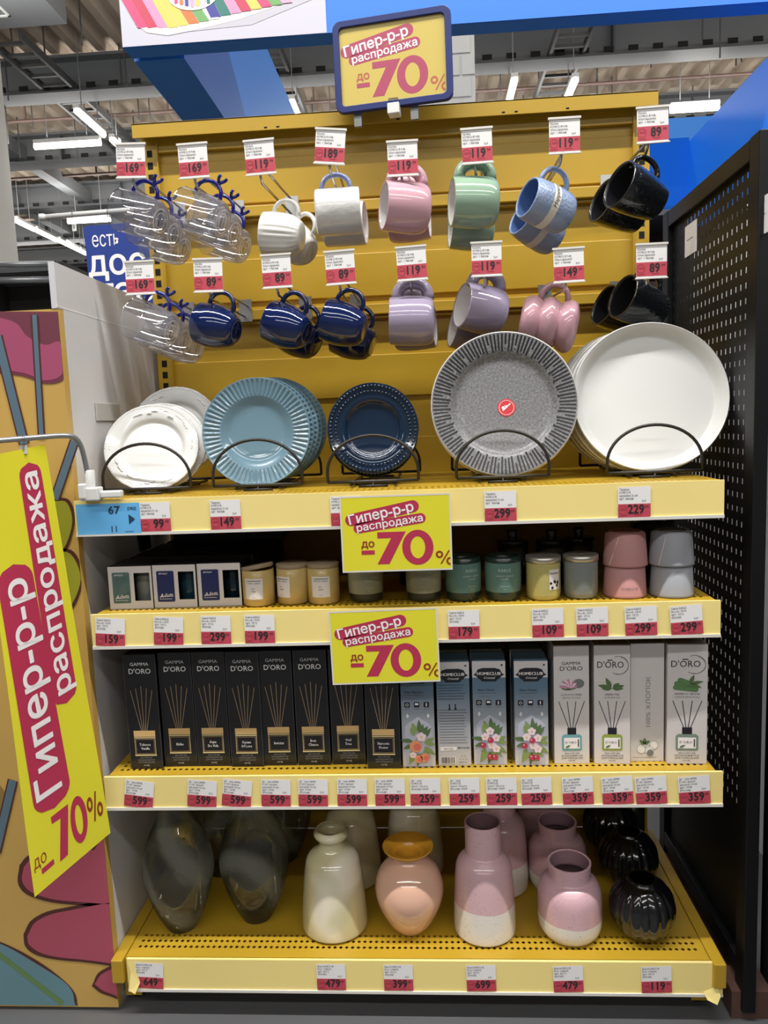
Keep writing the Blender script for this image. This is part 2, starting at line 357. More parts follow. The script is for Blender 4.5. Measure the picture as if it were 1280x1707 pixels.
b.disc(*pc(322, -8), .085, .0062, SC[5], .05); b.disc(*pc(322, -12), .072, .0065, SH, .045)
for k in range(7): u = 290+k*9; b.poly(pcs((u, -30), (u+6, -30), (u+7, 14-abs(k-3)*2), (u+2, 14-abs(k-3)*2)), .007, SC[(k*3) % 10])
build(b, 'printed_panel', t, label='white printed panel showing a striped dish')
# blue wall to the right
zlo = at(1118, 345, y=2.27).z
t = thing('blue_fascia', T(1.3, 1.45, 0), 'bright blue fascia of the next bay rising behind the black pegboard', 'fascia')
b = MB(); b.box(0, .06, -1.0, .85, zlo-.1, 2.46, BEMIT); build(b, 'side_face', t)
b = MB(); b.box(-.42, 0, .8, .86, zlo, at(1090, 235, y=2.27).z, BEMIT); build(b, 'end_face', t)
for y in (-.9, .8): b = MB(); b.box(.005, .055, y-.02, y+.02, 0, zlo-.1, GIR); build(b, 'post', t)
# navy hanging sign and rod
NAVY = mat('sign_navy', (30, 58, 140), .4)
pa, pb = at(139, 377, y=1.3), at(262, 370, y=1.3)
t = thing('hanging_sign', T(pa), 'navy hanging sign with white lettering behind the left side panel', 'sign')
ww = .33; b = MB(FRONT@RX(0)); b.M = FRONT@RZ(math.radians(1)); b.rrect(0, -.30, ww, 0, .012, 0, NAVY); b.rrect(0, -.30, ww, 0, .012, -.004, NAVY)
b.text('есть', .075, .077, -.075, .001, SWHITE, width=.10); b.text('дос', .125, .11, -.175, .001, SWHITE, .02, width=.21); b.text('тав', .125, .13, -.275, .001, SWHITE, .02, width=.2)
build(b, 'sign_board', t)
t2 = thing('sign_rail', T(at(72, 362, y=1.29)), 'pale tube rail holding the navy hanging sign', 'rail')
L = at(240, 362, y=1.29).x-at(72, 362, y=1.29).x+.12; b = MB(); b.tube([(0, 0, 0), (L, 0, .012)], .009, FIX, 10); build(b, 'tube', t2)
b = MB(); b.tube([(L, 0, .02), (L, 0, -t2.matrix_world.translation.z)], .012, FIX, 10); build(b, 'post', t2)
b = MB(); b.lathe([(0, -.014), (.012, -.012), (.013, 0), (.009, .012)], FIX, 12); build(b, 'end_cap', t2, RY(PI/2))
b = MB(); b.tube(spline([(.112, -.0, .016), (.112, -.014, .0), (.112, -.01, -.03), (.112, 0, -.05)]), .003, CLEAR, 6); b.box(.105, .12, -.004, 0, -.055, -.03, FIX); build(b, 'hanger_clip', t2)
# dark shelves far behind
DKSH = mat('far_shelf_dark', (66, 62, 60), .7, var=.3, vscale=6); MAROON = mat('far_shelf_maroon', (104, 74, 70), .7, var=.3, vscale=9)
for nm, p0, p1, y, m, lab in (('store_shelf', (-60, 445), (128, 700), 3.4, DKSH, 'dark far shelf unit behind the candy poster'), ('store_shelf', (1060, 345), (1180, 900), 2.9, MAROON, 'dim maroon far shelf unit between yellow rack and pegboard')):
    a, c = at(*p0, y=y), at(*p1, y=y); t = thing(nm, T((a.x+c.x)/2, y, 0), lab, 'shelf'); hw = (c.x-a.x)/2
    b = MB(); b.box(-hw, hw, .45, .5, 0, a.z, m); b.box(-hw, -hw+.03, 0, .5, 0, a.z, m); b.box(hw-.03, hw, 0, .5, 0, a.z, m); build(b, 'carcass', t)
    for k in range(6): b = MB(); z = .1+k*(a.z-.15)/5; b.box(-hw+.03, hw-.03, 0, .45, z, z+.03, GIR if k % 2 else FIX); build(b, 'board', t)
for k, (u, v) in enumerate(((10, 456), (10, 482))):
    a = at(-60, v-14, y=2.9); c = at(90, v-16, y=2.9); b = MB(); b.tube([(0, 0, 0), (c.x-a.x, 0, c.z-a.z)], .018, GREYM, 8)
    thing('store_pipe', T(a), ('upper', 'lower')[k]+' grey horizontal pipe crossing above the candy poster', 'pipe', None, b.mesh('store_pipe'))

# ================================================================== SHELVING UNIT
W = .622; YB = .50
rack = thing('shelving_unit', T(0, 0, 0), 'yellow metal retail shelving unit with four shelves and hook rails', 'shelving')
ztop = 1.966
b = MB(); b.box(-W, W, YB, YB+.02, Z4, ztop, YEL)
for z in (1.90, 1.66, 1.41, 1.2): b.box(-W+.04, W-.04, YB-.006, YB, z-.11, z-.004, YEL)
bevel(build(b, 'back_panel', rack), .002)
b = MB(); zt = at(660, 188, y=.47).z; b.box(-W-.008, W+.008, .455, .54, ztop+.010, ztop+.014, YEL); b.box(-W-.008, W+.008, .455, .459, ztop-.020, ztop+.014, YEL)
for x in (-.3, -.27, .02, .27, .30, .42): b.box(x-.004, x+.004, .4545, .456, ztop-.016, ztop-.012, HOLE)
b.box(-W, W, .487, .5, ztop-.045, ztop-.005, YEL)
bevel(build(b, 'top_ledge', rack), .0015)
for z in (1.774, 1.524):
    b = MB(); b.box(-W+.03, W-.03, .470, .4995, z-.022, z+.004, YEL); b.box(-W+.03, W-.03, .482, .4995, z-.03, z-.022, YEL); bevel(build(b, 'hook_rail', rack), .002)
for sx in (-1, 1):
    b = MB(); xc = sx*.6; b.box(xc-.018, xc+.018, .484, .55, 0.03, ztop+.008, YEL)
    z = .2
    while z < 1.93: b.box(xc-.0065, xc+.0065, .4832, .486, z, z+.016, HOLE); z += .0285
    b.box(xc+.02*sx*-1-.001, xc-.02*sx+.001, .48, .5, .2, ztop, YEL)
    build(b, 'upright', rack)
def perf_strip(x0, x1, y0, y1, z, p=.0124, d=.0044):
    b = MB(); ny = 3; py = (y1-y0)/ny; nx = round((x1-x0)/p); px = (x1-x0)/nx
    for i in range(nx):
        for j in range(ny):
            cx, cy = x0+(i+.5)*px, y0+(j+.5)*py; hx, hy = px/2, py/2; e = d
            vs = [(cx-hx, cy-hy, z), (cx+hx, cy-hy, z), (cx+hx, cy+hy, z), (cx-hx, cy+hy, z), (cx, cy-e, z), (cx+e, cy, z), (cx, cy+e, z), (cx-e, cy, z)]
            b.add(vs, [(0, 1, 4), (1, 2, 5), (2, 3, 6), (3, 0, 7), (0, 4, 7), (1, 5, 4), (2, 6, 5), (3, 7, 6)], YEL)
    return b
def shelf(z, hw, lip, xl, xr, yf=0, name='shelf', deck=YEL):
    b = MB(); b.box(-hw, hw, .072, YB-.002, z-.028, z, deck); b.box(-hw, hw, yf+.004, .072, z-.03, z-.026, deck); b.box(-hw, hw, yf+.002, .018, z-.026, z, YEL)
    b.box(-hw, -hw+.012, .018, .072, z-.026, z, YEL); b.box(hw-.012, hw, .018, .072, z-.026, z, YEL); s = build(b, name, rack)
    b = perf_strip(-hw+.012, hw-.012, .018, .072, z); build(b, 'perforated_strip', s)
    b = MB(); b.box(xl, xr, yf-.006, yf, z-lip, z+.0, LIP)
    n = 24; b.box(xl, xr, yf-.0085, yf+.001, z-lip-.004, z-lip+.002, LIPEDGE); build(b, 'price_rail', s)
    for sx in (-1, 1): b = MB(); b.hexa([(sx*hw-.002, yf, z-.03-.03), (sx*hw+.002, yf, z-.06), (sx*hw+.002, YB-.02, z-.10), (sx*hw-.002, YB-.02, z-.10), (sx*hw-.002, yf, z-.002), (sx*hw+.002, yf, z-.002), (sx*hw+.002, YB-.02, z-.002), (sx*hw-.002, YB-.02, z-.002)], YEL); build(b, 'bracket', s)
    return s
shelf(Z1, .612, .067, at(128, 870, y=0).x, at(1205, 830, y=0).x)
shelf(Z2, .606, .067, at(155, 1050, y=0).x, at(1199, 1030, y=0).x)
shelf(Z3, .610, .067, at(177, 1320, y=0).x, at(1203, 1310, y=0).x)
shelf(Z4, .603, .069, at(217, 1625, y=0).x, at(1201, 1630, y=0).x, -.006, 'base_shelf')
b = MB(); x = at(217, 1625, y=-.012).x; z = Z4
b.add([(x-.004, -.0125, z-.002), (x+.020, -.0128, z-.004), (x+.016, -.014, z-.030), (x+.022, -.016, z-.05), (x+.012, -.022, z-.072), (x-.002, -.020, z-.066), (x+.002, -.014, z-.03)], [(0, 1, 2, 6), (6, 2, 3, 5), (5, 3, 4)], LIP)
build(b, 'torn_tape', rack); b = MB()
x = at(1196, 1625, y=-.012).x; b.add([(x-.028, -.0125, z-.062), (x, -.013, z-.050), (x+.004, -.02, z-.066), (x-.004, -.024, z-.082), (x-.022, -.02, z-.075)], [(0, 1, 2, 3), (0, 3, 4)], LIP)
build(b, 'torn_tape', rack)
for sx in (-1, 1):
    b = MB(); b.box(sx*.618-.0125, sx*.618+.0125, -.02, YB-.02, Z4-.05, Z4+.002, YEL); bevel(build(b, 'base_side_rail', rack), .002)
    b = MB(); x = sx*.597 - (.012 if sx < 0 else -.0); b.box(x-.018, x+.018, .03, .09, .015, Z4-.03, YEL); b.lathe([(0, 0), (.016, 0), (.016, .012), (.008, .02)], BLACKM, 14); f = build(b, 'foot', rack)
    for v in f.data.vertices:
        if v.co.z < .021 and abs(v.co.x) < .02 and abs(v.co.y) < .02: v.co.x += x; v.co.y += .06
KICK = mat('kick_plate_dark', (40, 40, 42), .6)
b = MB(); b.box(-.6, .6, .16, .17, 0, Z4-.03, KICK); build(b, 'kick_plate', rack)

# left side panel with poster
SIDE = mat('side_panel_white', (212, 211, 213), .5, var=.10, vscale=7); xs = -.6325
PZT = at(50, 517, y=.003).z
t = thing('side_panel', T(xs, 0, 0), 'tall white end panel standing at the left of the yellow shelves', 'panel')
zp = at(92, 437, x=xs).z
b = MB(); b.box(-.012, 0, .024, .52, 0.02, zp, SIDE); b.box(-.012, 0, .002, .024, PZT+.001, zp, SIDE); build(b, 'board', t)
b = MB(); zs = at(110, 515, x=xs).z; b.box(-.001, .0006, 0, .52, zs-.001, zs+.001, PAPER); build(b, 'seam', t)
b = MB(); a = at(157, 671, x=xs); c = at(199, 702, x=xs); b.box(0.0005, .004, a.y, c.y, c.z, a.z, mat('plate_grey', (190, 188, 184), .4)); bevel(build(b, 'cover_plate', t), .0015)
yp = .003
PZ = at(50, 517, y=yp).z; xr = at(108, 517, y=yp).x; xr2 = xs
PY = mat('poster_yellow', (206, 168, 92), .35, var=.12, vscale=5); PPK = mat('poster_pink', (172, 84, 116), .3); PPK2 = mat('poster_rose', (178, 82, 102), .3); PMR = mat('poster_maroon', (118, 62, 76), .35)
PBL = mat('poster_blue', (96, 120, 136), .3); PGR = mat('poster_green', (160, 160, 50), .35); PDK = mat('poster_outline', (86, 44, 40), .4); PTE = mat('poster_teal', (104, 142, 152), .35, var=.2, vscale=4); PBR = mat('poster_brown', (150, 120, 66), .4); PGN = mat('poster_leaf', (104, 136, 84), .4)
poster = thing('poster_panel', T(0, yp, 0), 'upright advertising panel with abstract candy print in yellow and pink', 'poster')
XL = -1.05
b = MB(); b.box(XL, xs, 0, .0205, 0.008, PZ, PY); build(b, 'board', poster)
b = MB()
def pp(*a): return [(lambda q: (q.x, q.z))(at(u, v, y=yp)) for u, v in a]
def pspl(pts, k=5): s = spline([(u, v, 0) for u, v in pts+[pts[0]]], k)[:-1]; return pp(*[(p.x, p.y) for p in s])
b.M = Matrix(((1, 0, 0, 0), (0, 0, -1, 0), (0, 1, 0, 0), (0, 0, 0, 1)))
def cl(pts): return [(min(max(x, XL+.002), xs-.0005), max(z, .012)) for x, z in pts]
def shape(pts, z, m, out=None, g=1.05):
    P = cl(pspl(pts)); 
    if out:
        cx = sum(p[0] for p in pts)/len(pts); cy = sum(p[1] for p in pts)/len(pts)
        b.poly(cl(pspl([(cx+(u-cx)*g+(3 if u > cx else -3), cy+(v-cy)*g+(3 if v > cy else -3)) for u, v in pts])), z-.0003, out)
    b.poly(P, z, m)
b.poly(cl(pp((-60, 519), (108, 519), (112, 565), (60, 600), (-60, 560))), .0006, PMR)
shape([(-60, 520), (20, 535), (45, 560), (75, 575), (100, 570), (113, 600), (100, 628), (70, 634), (40, 622), (-60, 600)], .0012, PPK, PMR)
shape([(-60, 1290), (-10, 1300), (14, 1340), (0, 1400), (-60, 1420)], .0012, PBR)
shape([(40, 1445), (58, 1428), (110, 1420), (200, 1415), (230, 1430), (230, 1500), (120, 1502), (60, 1490), (38, 1470)], .0014, PPK2, PDK)
shape([(46, 1560), (62, 1535), (110, 1518), (230, 1508), (240, 1600), (130, 1598), (75, 1590), (50, 1575)], .0014, PPK2, PDK)
shape([(158, 1640), (175, 1620), (230, 1605), (230, 1662), (180, 1654)], .0014, PPK2, PDK)
shape([(170, 1395), (230, 1340), (230, 1410), (150, 1440)], .0013, PPK2, PDK)
shape([(-60, 1560), (0, 1572), (60, 1605), (112, 1640), (124, 1668), (112, 1693), (-60, 1693)], .0014, PTE, PDK, 1.02)
b.line(pp((-20, 1575))[0], pp((105, 1672))[0], .012, .0018, PGN)
for a, c, w0 in (((-4, 560), (41, 740), .016), ((58, 525), (70, 730), .009), ((125, 735), (92, 832), .014), ((22, 1300), (-6, 1420), .016)): b.line(pp(a)[0], pp(c)[0], w0+.006, .0016, PDK); b.line(pp(a)[0], pp(c)[0], w0, .0019, PBL)
shape([(92, 835), (112, 838), (121, 870), (108, 912), (90, 915), (80, 870)], .0014, PGR, PDK)
shape([(95, 918), (120, 925), (135, 965), (118, 1010), (95, 1015), (85, 960)], .0014, PGR, PDK)
build(b, 'print', poster)

# ------------------------------------------------------------------ black pegboard on the right
xp = .679; ptop = 1.70
peg = thing('pegboard', T(xp, 0, 0), 'black perforated metal pegboard standing at the right of the yellow shelves', 'pegboard')
b = MB(); y0, y1, z0, z1 = .032, .50, .42, 1.68; ny, nz = 20, 44; py, pz = (y1-y0)/ny, (z1-z0)/nz
for i in range(ny):
    for j in range(nz):
        a, c = y0+i*py, z0+j*pz; hy, hz = .0022, .0055; m1, m2 = a+py/2, c+pz/2
        Y = (a, m1-hy, m1+hy, a+py); Zz = (c, m2-hz, m2+hz, c+pz)
        vs = [(0, q, r) for r in Zz for q in Y]; b.add(vs, [(4*r+q, 4*r+q+1, 4*r+q+5, 4*r+q+4) for r in range(3) for q in range(3) if not (q == 1 and r == 1)], BLACKM)
b.box(0, .002, y0, y1, .06, z0, BLACKM); build(b, 'perforated_sheet', peg)
for y in (-.010, .50): b = MB(); b.box(-.012, .014, y, y+.042, 0.02, ptop+.02, BLACKM); bevel(build(b, 'post', peg), .002)
for z in (ptop, .10): b = MB(); b.box(-.012, .014, .032, .50, z-.02, z+.018, BLACKM); bevel(build(b, 'cross_bar', peg), .002)
b = MB(); b.box(-.03, .05, .0, .56, 0, .06, mat('plinth_brown', (92, 66, 58), .5, var=.3, vscale=20)); build(b, 'plinth', peg)
for nm, pts, lab in (('paper_note', ((1143, 379), (1162, 418)), 'small white paper sticker near the top of the pegboard'), ('paper_note', ((1258, 338), (1285, 384)), 'torn white paper stuck at the front edge of the pegboard')):
    a, c = at(*pts[0], x=xp), at(*pts[1], x=xp); b = MB(); b.box(-.002, -.0008, a.y, c.y, c.z, a.z, PAPER); b.box(-.0022, -.002, a.y+(c.y-a.y)*.2, a.y+(c.y-a.y)*.7, (a.z+c.z)/2, (a.z+c.z)/2+.002, GINK)
    thing(nm, T(xp, 0, 0), lab, 'note', None, b.mesh(nm))
# pale panel added behind the pegboard so that its holes look bright
b = MB(); b.box(0, .03, .16, 1.2, 0, 1.75, mat('added_backing_pale', (235, 235, 235), .6)); thing('added_backing_panel', T(.96, 0, 0), 'pale panel added behind the pegboard to brighten its holes', 'partition', None, b.mesh('added_backing_panel'))
t = thing('wire_rack', T(.745, -.1, 0), 'black wire rack beyond the pegboard front post', 'wire rack')
for k in range(9): b = MB(); z = .12+k*.11; b.tube([(0, .16, z+.12), (0, -.25, z-.12)], .0045, BLACKM, 6); build(b, 'wire', t)
for y in (.17, -.25): b = MB(); b.tube([(0, y, 0), (0, y, 1.2)], .01, BLACKM, 8); build(b, 'post', t)
b = MB(); b.box(.03, .2, -.2, .14, 0.0, .9, mat('rack_goods_dark', (120, 120, 124), .7, var=.4)); build(b, 'basket', t)

# ================================================================== PRICE TAGS AND SIGNS
def tag_face(b, wd, ht, price, lines, pct='', z=.0004, split=.44):
    "prints a price tag into the frame of b, lower left corner at (0, 0)"
    b.rect(.0, 0, wd, ht*split, z, RED)
    for i, t in enumerate(lines): b.text(t, .0058, wd*.04, ht-.0065-.0058*i, z, INK, .012, align='L', res=1, width=wd*min(.56, .043*len(t)))
    b.text('569', .0055, wd*.80, ht*split+.0035, z, INK, .01, res=1)
    b.text(price, .0235 if len(price) == 3 else .024, wd*(.55 if len(price) == 3 else .6), ht*split*.30, z*2, INK, .03, sx=.88)
    b.text('99', .0075, wd*.88, ht*split*.66, z*2, INK, .02, res=1)
    if pct: b.ring(wd*.15, ht*split*.56, .0085, .0007, z*2, RINK, n=18); b.text(pct, .0062, wd*.15, ht*split*.52, z*2, RINK, .02, res=1)
    b.line((wd*.03, ht*split*.14), (wd*.28, ht*split*.14), .0008, z*2, RINK); b.line((wd*.5, ht*split*.17), (wd*.74, ht*split*.17), .0008, z*2, RINK)
LN = {'plate': ['Тарелка', 'HOMECLUB', 'керамика 20 см', 'арт. белая'], 'candle': ['Свеча RAKLE', 'Nordic 0500', 'арт. 0912', '(Китай)'], 'diff': ['Диффузор GAMMA', "D'ORO аромат", 'для дома 100 мл', 'арт. 0098', '(Россия)'],
      'hc': ['Диффузор', 'HOMECLUB', 'Silent Cherry', '(Россия) 100мл'], 'vase': ['Ваза HOMECLUB', 'Kuto стекло', 'арт. AY-3', '(Китай)'], 'mug': ['Кружка', 'HOMECLUB Puffy', '355мл керамика', 'арт. 1 белая']}
_tm = {}
def shelf_tag(u, z, price, pct, kind, label, yf=0, roll=0, ht=.0575, group=None, lift=0):
    k = (price, pct, kind)
    if k not in _tm:
        b = MB(FRONT@T(-.03, -ht/2, 0)); b.rect(0, 0, .06, ht, 0, PAPER); b.rect(0, 0, .06, ht, -.0006, PAPER); tag_face(b, .06, ht, price, LN[kind], pct); _tm[k] = b.mesh('price_tag')
    zc = z-.036+lift; x = at(u, 0, y=yf-.007).x
    for _ in range(4):      # the column u at that height
        q = at(u, 1000, y=yf-.007); v = 853.5+FPX*(Vector((x, yf-.007, zc))-CC).dot(CD)/depth(Vector((x, yf-.007, zc))); x = at(u, v, y=yf-.007).x
    return thing('price_tag', T(x, yf-.0075-random.random()*.0004, zc)@RY(math.radians(roll)), label, 'price tag', group, _tm[k])
G1, G2, G3, G4 = 'price tags on the plate shelf', 'price tags on the candle shelf', 'price tags on the diffuser shelf', 'price tags on the vase shelf'
for u, pr, pc_, lab in ((259, '99', '-44%', 'white and red 99 price tag under the small white plates'), (376, '149', '-50%', 'white and red 149 price tag under the pale blue plates'), (577, '129', '-52%', 'price tag mostly hidden behind the upper yellow sale card'),
                   (834, '299', '-50%', 'white and red 299 price tag under the striped grey plates'), (1057, '229', '-47%', 'white and red 229 price tag under the large white plates')):
    shelf_tag(u, Z1, pr, pc_, 'plate', lab, group=G1)
for u, pr, pc_, lab, ro in ((184, '159', '-50%', '159 price tag under the leftmost candle box', 4), (281, '199', '-73%', '199 price tag under the middle candle box', 3), (360, '299', '-57%', '299 price tag under the third candle box', 1), (433, '199', '-52%', '199 price tag under the tan candle with tilted lid', 1),
                       (773, '179', '-76%', '179 price tag under the green glass candles', 0), (913, '109', '42%', '109 price tag under the yellow glass candle', -1), (987, '109', '44%', '109 price tag under the frosted grey candle', -1), (1068, '299', '44%', '299 price tag under the pink pots', -2), (1144, '299', '44%', '299 price tag under the grey pots', -4)):
    shelf_tag(u, Z2, pr, pc_, 'candle', lab, roll=ro, group=G2)
ORD = ['first', 'second', 'third', 'fourth', 'fifth', 'sixth', 'seventh', 'eighth']
for i, (u, ro) in enumerate(((232, 8), (337, 5), (395, 7), (460, 2), (522, 2), (587, 1), (650, 0))):
    shelf_tag(u, Z3, '599', '74%', 'diff', '599 price tag, %s from the left end of the diffuser shelf' % ORD[i], roll=ro, group=G3)
for i, (u, ro) in enumerate(((709, 0), (774, -1), (836, -1), (894, -2))):
    shelf_tag(u, Z3, '259', '73%', 'hc', '259 price tag, %s from left of the four under the grey-blue boxes' % ORD[i], roll=ro, group=G3)
for i, (u, ro) in enumerate(((963, -3), (1029, -4), (1085, -4), (1157, -4))):
    shelf_tag(u, Z3, '359', '72%', 'diff', '359 price tag, %s from left of the four under the white boxes' % ORD[i], roll=ro, group=G3)
for u, pr, lab, ro in ((249, '649', '649 price tag on the torn left end of the lowest price rail', 3), (552, '479', '479 price tag under the cream marbled vase', 0), (664, '399', '399 price tag under the orange rimmed vase', 0),
                       (802, '699', '699 price tag under the tall pink vase', -1), (947, '479', '479 price tag under the short pink vase', -2), (1094, '119', '119 price tag under the ribbed black vase', -2)):
    shelf_tag(u, Z4, pr, '-60%', 'vase', lab, yf=-.006, roll=ro, group=G4)
# blue aisle tag
BTAG = mat('tag_sky_blue', (104, 184, 240), .5); DKB = mat('ink_navy', (28, 60, 90), .5)
xa, xb = at(127, 862, y=-.01).x, at(233, 860, y=-.01).x; b = MB(FRONT); wd = xb-xa
b.rect(0, 0, wd, .060, 0, BTAG); b.rect(0, 0, wd, .060, -.0008, BTAG); b.text('67', .021, wd*.60, .040, .0004, DKB, .03, sx=1.15); b.text('11', .017, wd*.58, .004, .0004, DKB, .01); b.text('ряд', .010, wd*.88, .047, .0004, DKB, .02)
b.poly([(wd*.82, .018), (wd*.82, .038), (wd*.92, .028)], .0004, DKB); b.line((wd*.75, .004), (wd*.88, .004), .001, .0004, DKB)
thing('row_label', T(xa, -.0086, Z1-.067), 'sky blue row label reading 67 and 11 at the left end of the plate shelf', 'label', None, b.mesh('row_label'))

def sale_print(b, wd, ht, z=.00025):
    def X(x, y): return ((x-105)/655*wd-wd/2, ht/2-(y-25)/450*ht)
    k = wd/655; xm = wd/2
    b.capsule(X(163, 160), X(540, 88), 37*k, z, SPINK); b.capsule(X(205, 212), X(585, 162), 31*k, z, SPINK)
    b.text('Гипер-р-р', 82*k, *X(350, 152), z*2, SWHITE, .028, rot=math.radians(10.5), width=400*k)
    b.text('распродажа', 62*k, *X(398, 206), z*2, SWHITE, .026, rot=math.radians(7.5), width=405*k)
    b.text('до', 64*k, *X(258, 330), z, SBROWN, .03, width=78*k); b.poly([X(217, 350), X(298, 350), X(298, 376), X(217, 376)], z, SPINK)
    b.poly([X(318, 240), X(492, 240), X(385, 438), X(312, 438), X(402, 278), X(318, 278)], z, SPINK)
    b.ring(*X(562, 340), 95*k, 50*k, z, SPINK, ry=108*k, wy=40*k, n=36)
    b.ring(*X(692, 388), 23*k, 12*k, z, SBROWN); b.line(X(752, 364), X(700, 446), 9*k, z, SBROWN); b.ring(*X(757, 430), 25*k, 12*k, z, SBROWN, a0=PI/2, a1=3*PI/2)
def sale_card(u, v, y, rot, label, wd=.205, ht=.141):
    p = at(u, v, y=y); t = thing('sale_card', T(p)@RY(math.radians(rot)), label, 'sale card', 'yellow sale cards on the price rails')
    b = MB(FRONT); b.rect(-wd/2, -ht/2, wd/2, ht/2, 0, SYEL); b.rect(-wd/2, -ht/2, wd/2, ht/2, -.0008, SYEL); sale_print(b, wd, ht); build(b, 'card', t)
    b = MB(FRONT); e = .003
    for q in ((-wd/2-e, -ht/2-e, wd/2+e, -ht/2), (-wd/2-e, ht/2, wd/2+e, ht/2+e), (-wd/2-e, -ht/2, -wd/2, ht/2), (wd/2, -ht/2, wd/2+e, ht/2)): b.rect(*q, .0002, LIPEDGE)
    b.box(-wd/2, wd/2, -.002, .0, ht/2-.02, ht/2+.0, CLEAR) if 0 else None
    build(b, 'clear_sleeve', t)
    b = MB(); b.box(-.02, .02, .002, .008, ht/2-.035, ht/2-.012, CLEAR); build(b, 'clip', t)
sale_card(660, 889, -.022, -.2, 'yellow sale card clipped to the plate shelf rail, -70%')
sale_card(640.5, 1078, -.022, -1, 'yellow sale card clipped to the candle shelf rail, -70%')
# framed sign on top
pc0 = at(654, 102, y=.40); wd, ht = .25, .176
t = thing('framed_sign', T(pc0)@RZ(math.radians(-8))@RY(math.radians(-.5)), 'navy framed yellow sale sign standing on the top ledge', 'sign')
FRB = mat('frame_royal_blue', (20, 38, 104), .35)
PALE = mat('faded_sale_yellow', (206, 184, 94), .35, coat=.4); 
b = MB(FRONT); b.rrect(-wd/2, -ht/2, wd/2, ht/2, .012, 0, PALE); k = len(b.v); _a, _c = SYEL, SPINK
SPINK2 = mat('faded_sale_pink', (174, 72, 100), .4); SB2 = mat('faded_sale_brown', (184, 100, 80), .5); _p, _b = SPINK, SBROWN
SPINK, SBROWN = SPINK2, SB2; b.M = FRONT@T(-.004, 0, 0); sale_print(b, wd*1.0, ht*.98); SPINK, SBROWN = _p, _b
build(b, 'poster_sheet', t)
b = MB(FRONT); R, E0 = .016, .0125; n = 6
def rr(hw, hh, r): return [(cx+r*math.cos(a0+PI/2*k/n), cy+r*math.sin(a0+PI/2*k/n)) for cx, cy, a0 in ((hw-r, hh-r, 0), (-hw+r, hh-r, PI/2), (-hw+r, -hh+r, PI), (hw-r, -hh+r, -PI/2)) for k in range(n+1)]
A, Cc = rr(wd/2+E0, ht/2+E0, .018), rr(wd/2-.002, ht/2-.002, .011); N = len(A)
vs = [(x, y, .006) for x, y in A]+[(x, y, .006) for x, y in Cc]+[(x, y, -.008) for x, y in A]+[(x, y, .0) for x, y in Cc]
fs = []
for i in range(N): j = (i+1) % N; fs += [(i, j, N+j, N+i), (i, 2*N+i, 2*N+j, j), (N+i, N+j, 3*N+j, 3*N+i)]
fs.append(tuple(range(3*N-1, 2*N-1, -1))); b.add(vs, fs, FRB); bevel(build(b, 'frame', t), .0015)
b = MB(); b.box(-.014, .014, -.018, .012, -ht/2-.032, -ht/2-.008, FIX); b.box(-.012, .012, -.014, .0, -ht/2-.012, -ht/2+.004, CLEAR); bevel(build(b, 'clip', t), .002)
for x in (-.09, .045): b = MB(); b.box(x-.009, x+.009, .01, .022, -ht/2-.04, -ht/2+.02, GREYM); build(b, 'support_leg', t)

# hanging banner on the left
cpos = at(152, 818, y=-.012)
hold = thing('banner_holder', T(cpos.x, -.012, Z1+ZL), 'bent grey tube holder clamped to the left end of the plate shelf', 'banner holder')
b = MB(); b.box(-.018, .018, -.012, .016, .0, .026, FIX); b.box(-.02, -.006, -.016, .0, .004, .034, FIX); b.box(.018, .06, -.004, .012, .004, .018, FIX); bevel(build(b, 'clamp', hold), .003)
b = MB(); b.lathe([(.009, .024), (.009, .058), (.0075, .06)], FIX, 12); build(b, 'collar', hold)
def rel(u, v, y): q = at(u, v, y=y); return q-Vector((cpos.x, -.012, Z1))
b = MB(); P = [rel(146, 790, -.014), rel(141, 765, -.018), rel(134, 742, -.028), rel(122, 729, -.042), rel(100, 727, -.06), rel(60, 730, -.09), rel(-60, 740, -.17)]
b.tube(spline(P, 6), .0052, GREYM, 10); build(b, 'tube', hold)
QA, QB, QC, QD = at(-38, 764, y=-.155), at(75, 741, y=-.075), at(184, 1388, y=-.03), at(58, 1496, y=-.16)   # TL TR BR BL
def bmap(a, v, c):
    v = 1-v; u = a
    p = QA*(1-u)*(1-v)+QB*u*(1-v)+QC*u*v+QD*(1-u)*v
    nrm = (QB-QA).cross(QD-QA).normalized()
    if nrm.y > 0: nrm = -nrm
    return p+nrm*(c*1.0+.008*math.sin(PI*u)*(1-v)+.004*math.sin(v*9)*(u-.5)) 
ban = thing('sale_banner', Matrix(), 'long yellow sale banner hanging from the bent tube at the left', 'banner')
b = MB(); b.fn = bmap; b.rect(0, 0, 1, 1, 0, SYEL, 24, 80); b.rect(0, 0, 1, 1, -.0008, SYEL, 24, 80)
def capb(a0, v0, a1, v1, ra, rv, z):     # capsule in banner units, cut into fine cross strips
    vs = []; n = 60; lo, hi = v0-rv, v1+rv
    for k in range(n+1):
        v = lo+(hi-lo)*k/n; e = (v0-v)/rv if v < v0 else (v-v1)/rv if v > v1 else 0; h = ra*math.sqrt(max(0, 1-e*e)); c = a0+(a1-a0)*(v-v0)/(v1-v0)
        vs += [(c-h+2*h*q/6, v, z) for q in range(7)]
    b.add(vs, [(7*k+q, 7*k+q+1, 7*k+q+8, 7*k+q+7) for k in range(n) for q in range(6)], SPINK)
AS = 6.0
capb(.71, .415, .70, .94, .165, .028, .0006); capb(.36, .205, .285, .715, .235, .04, .0008)
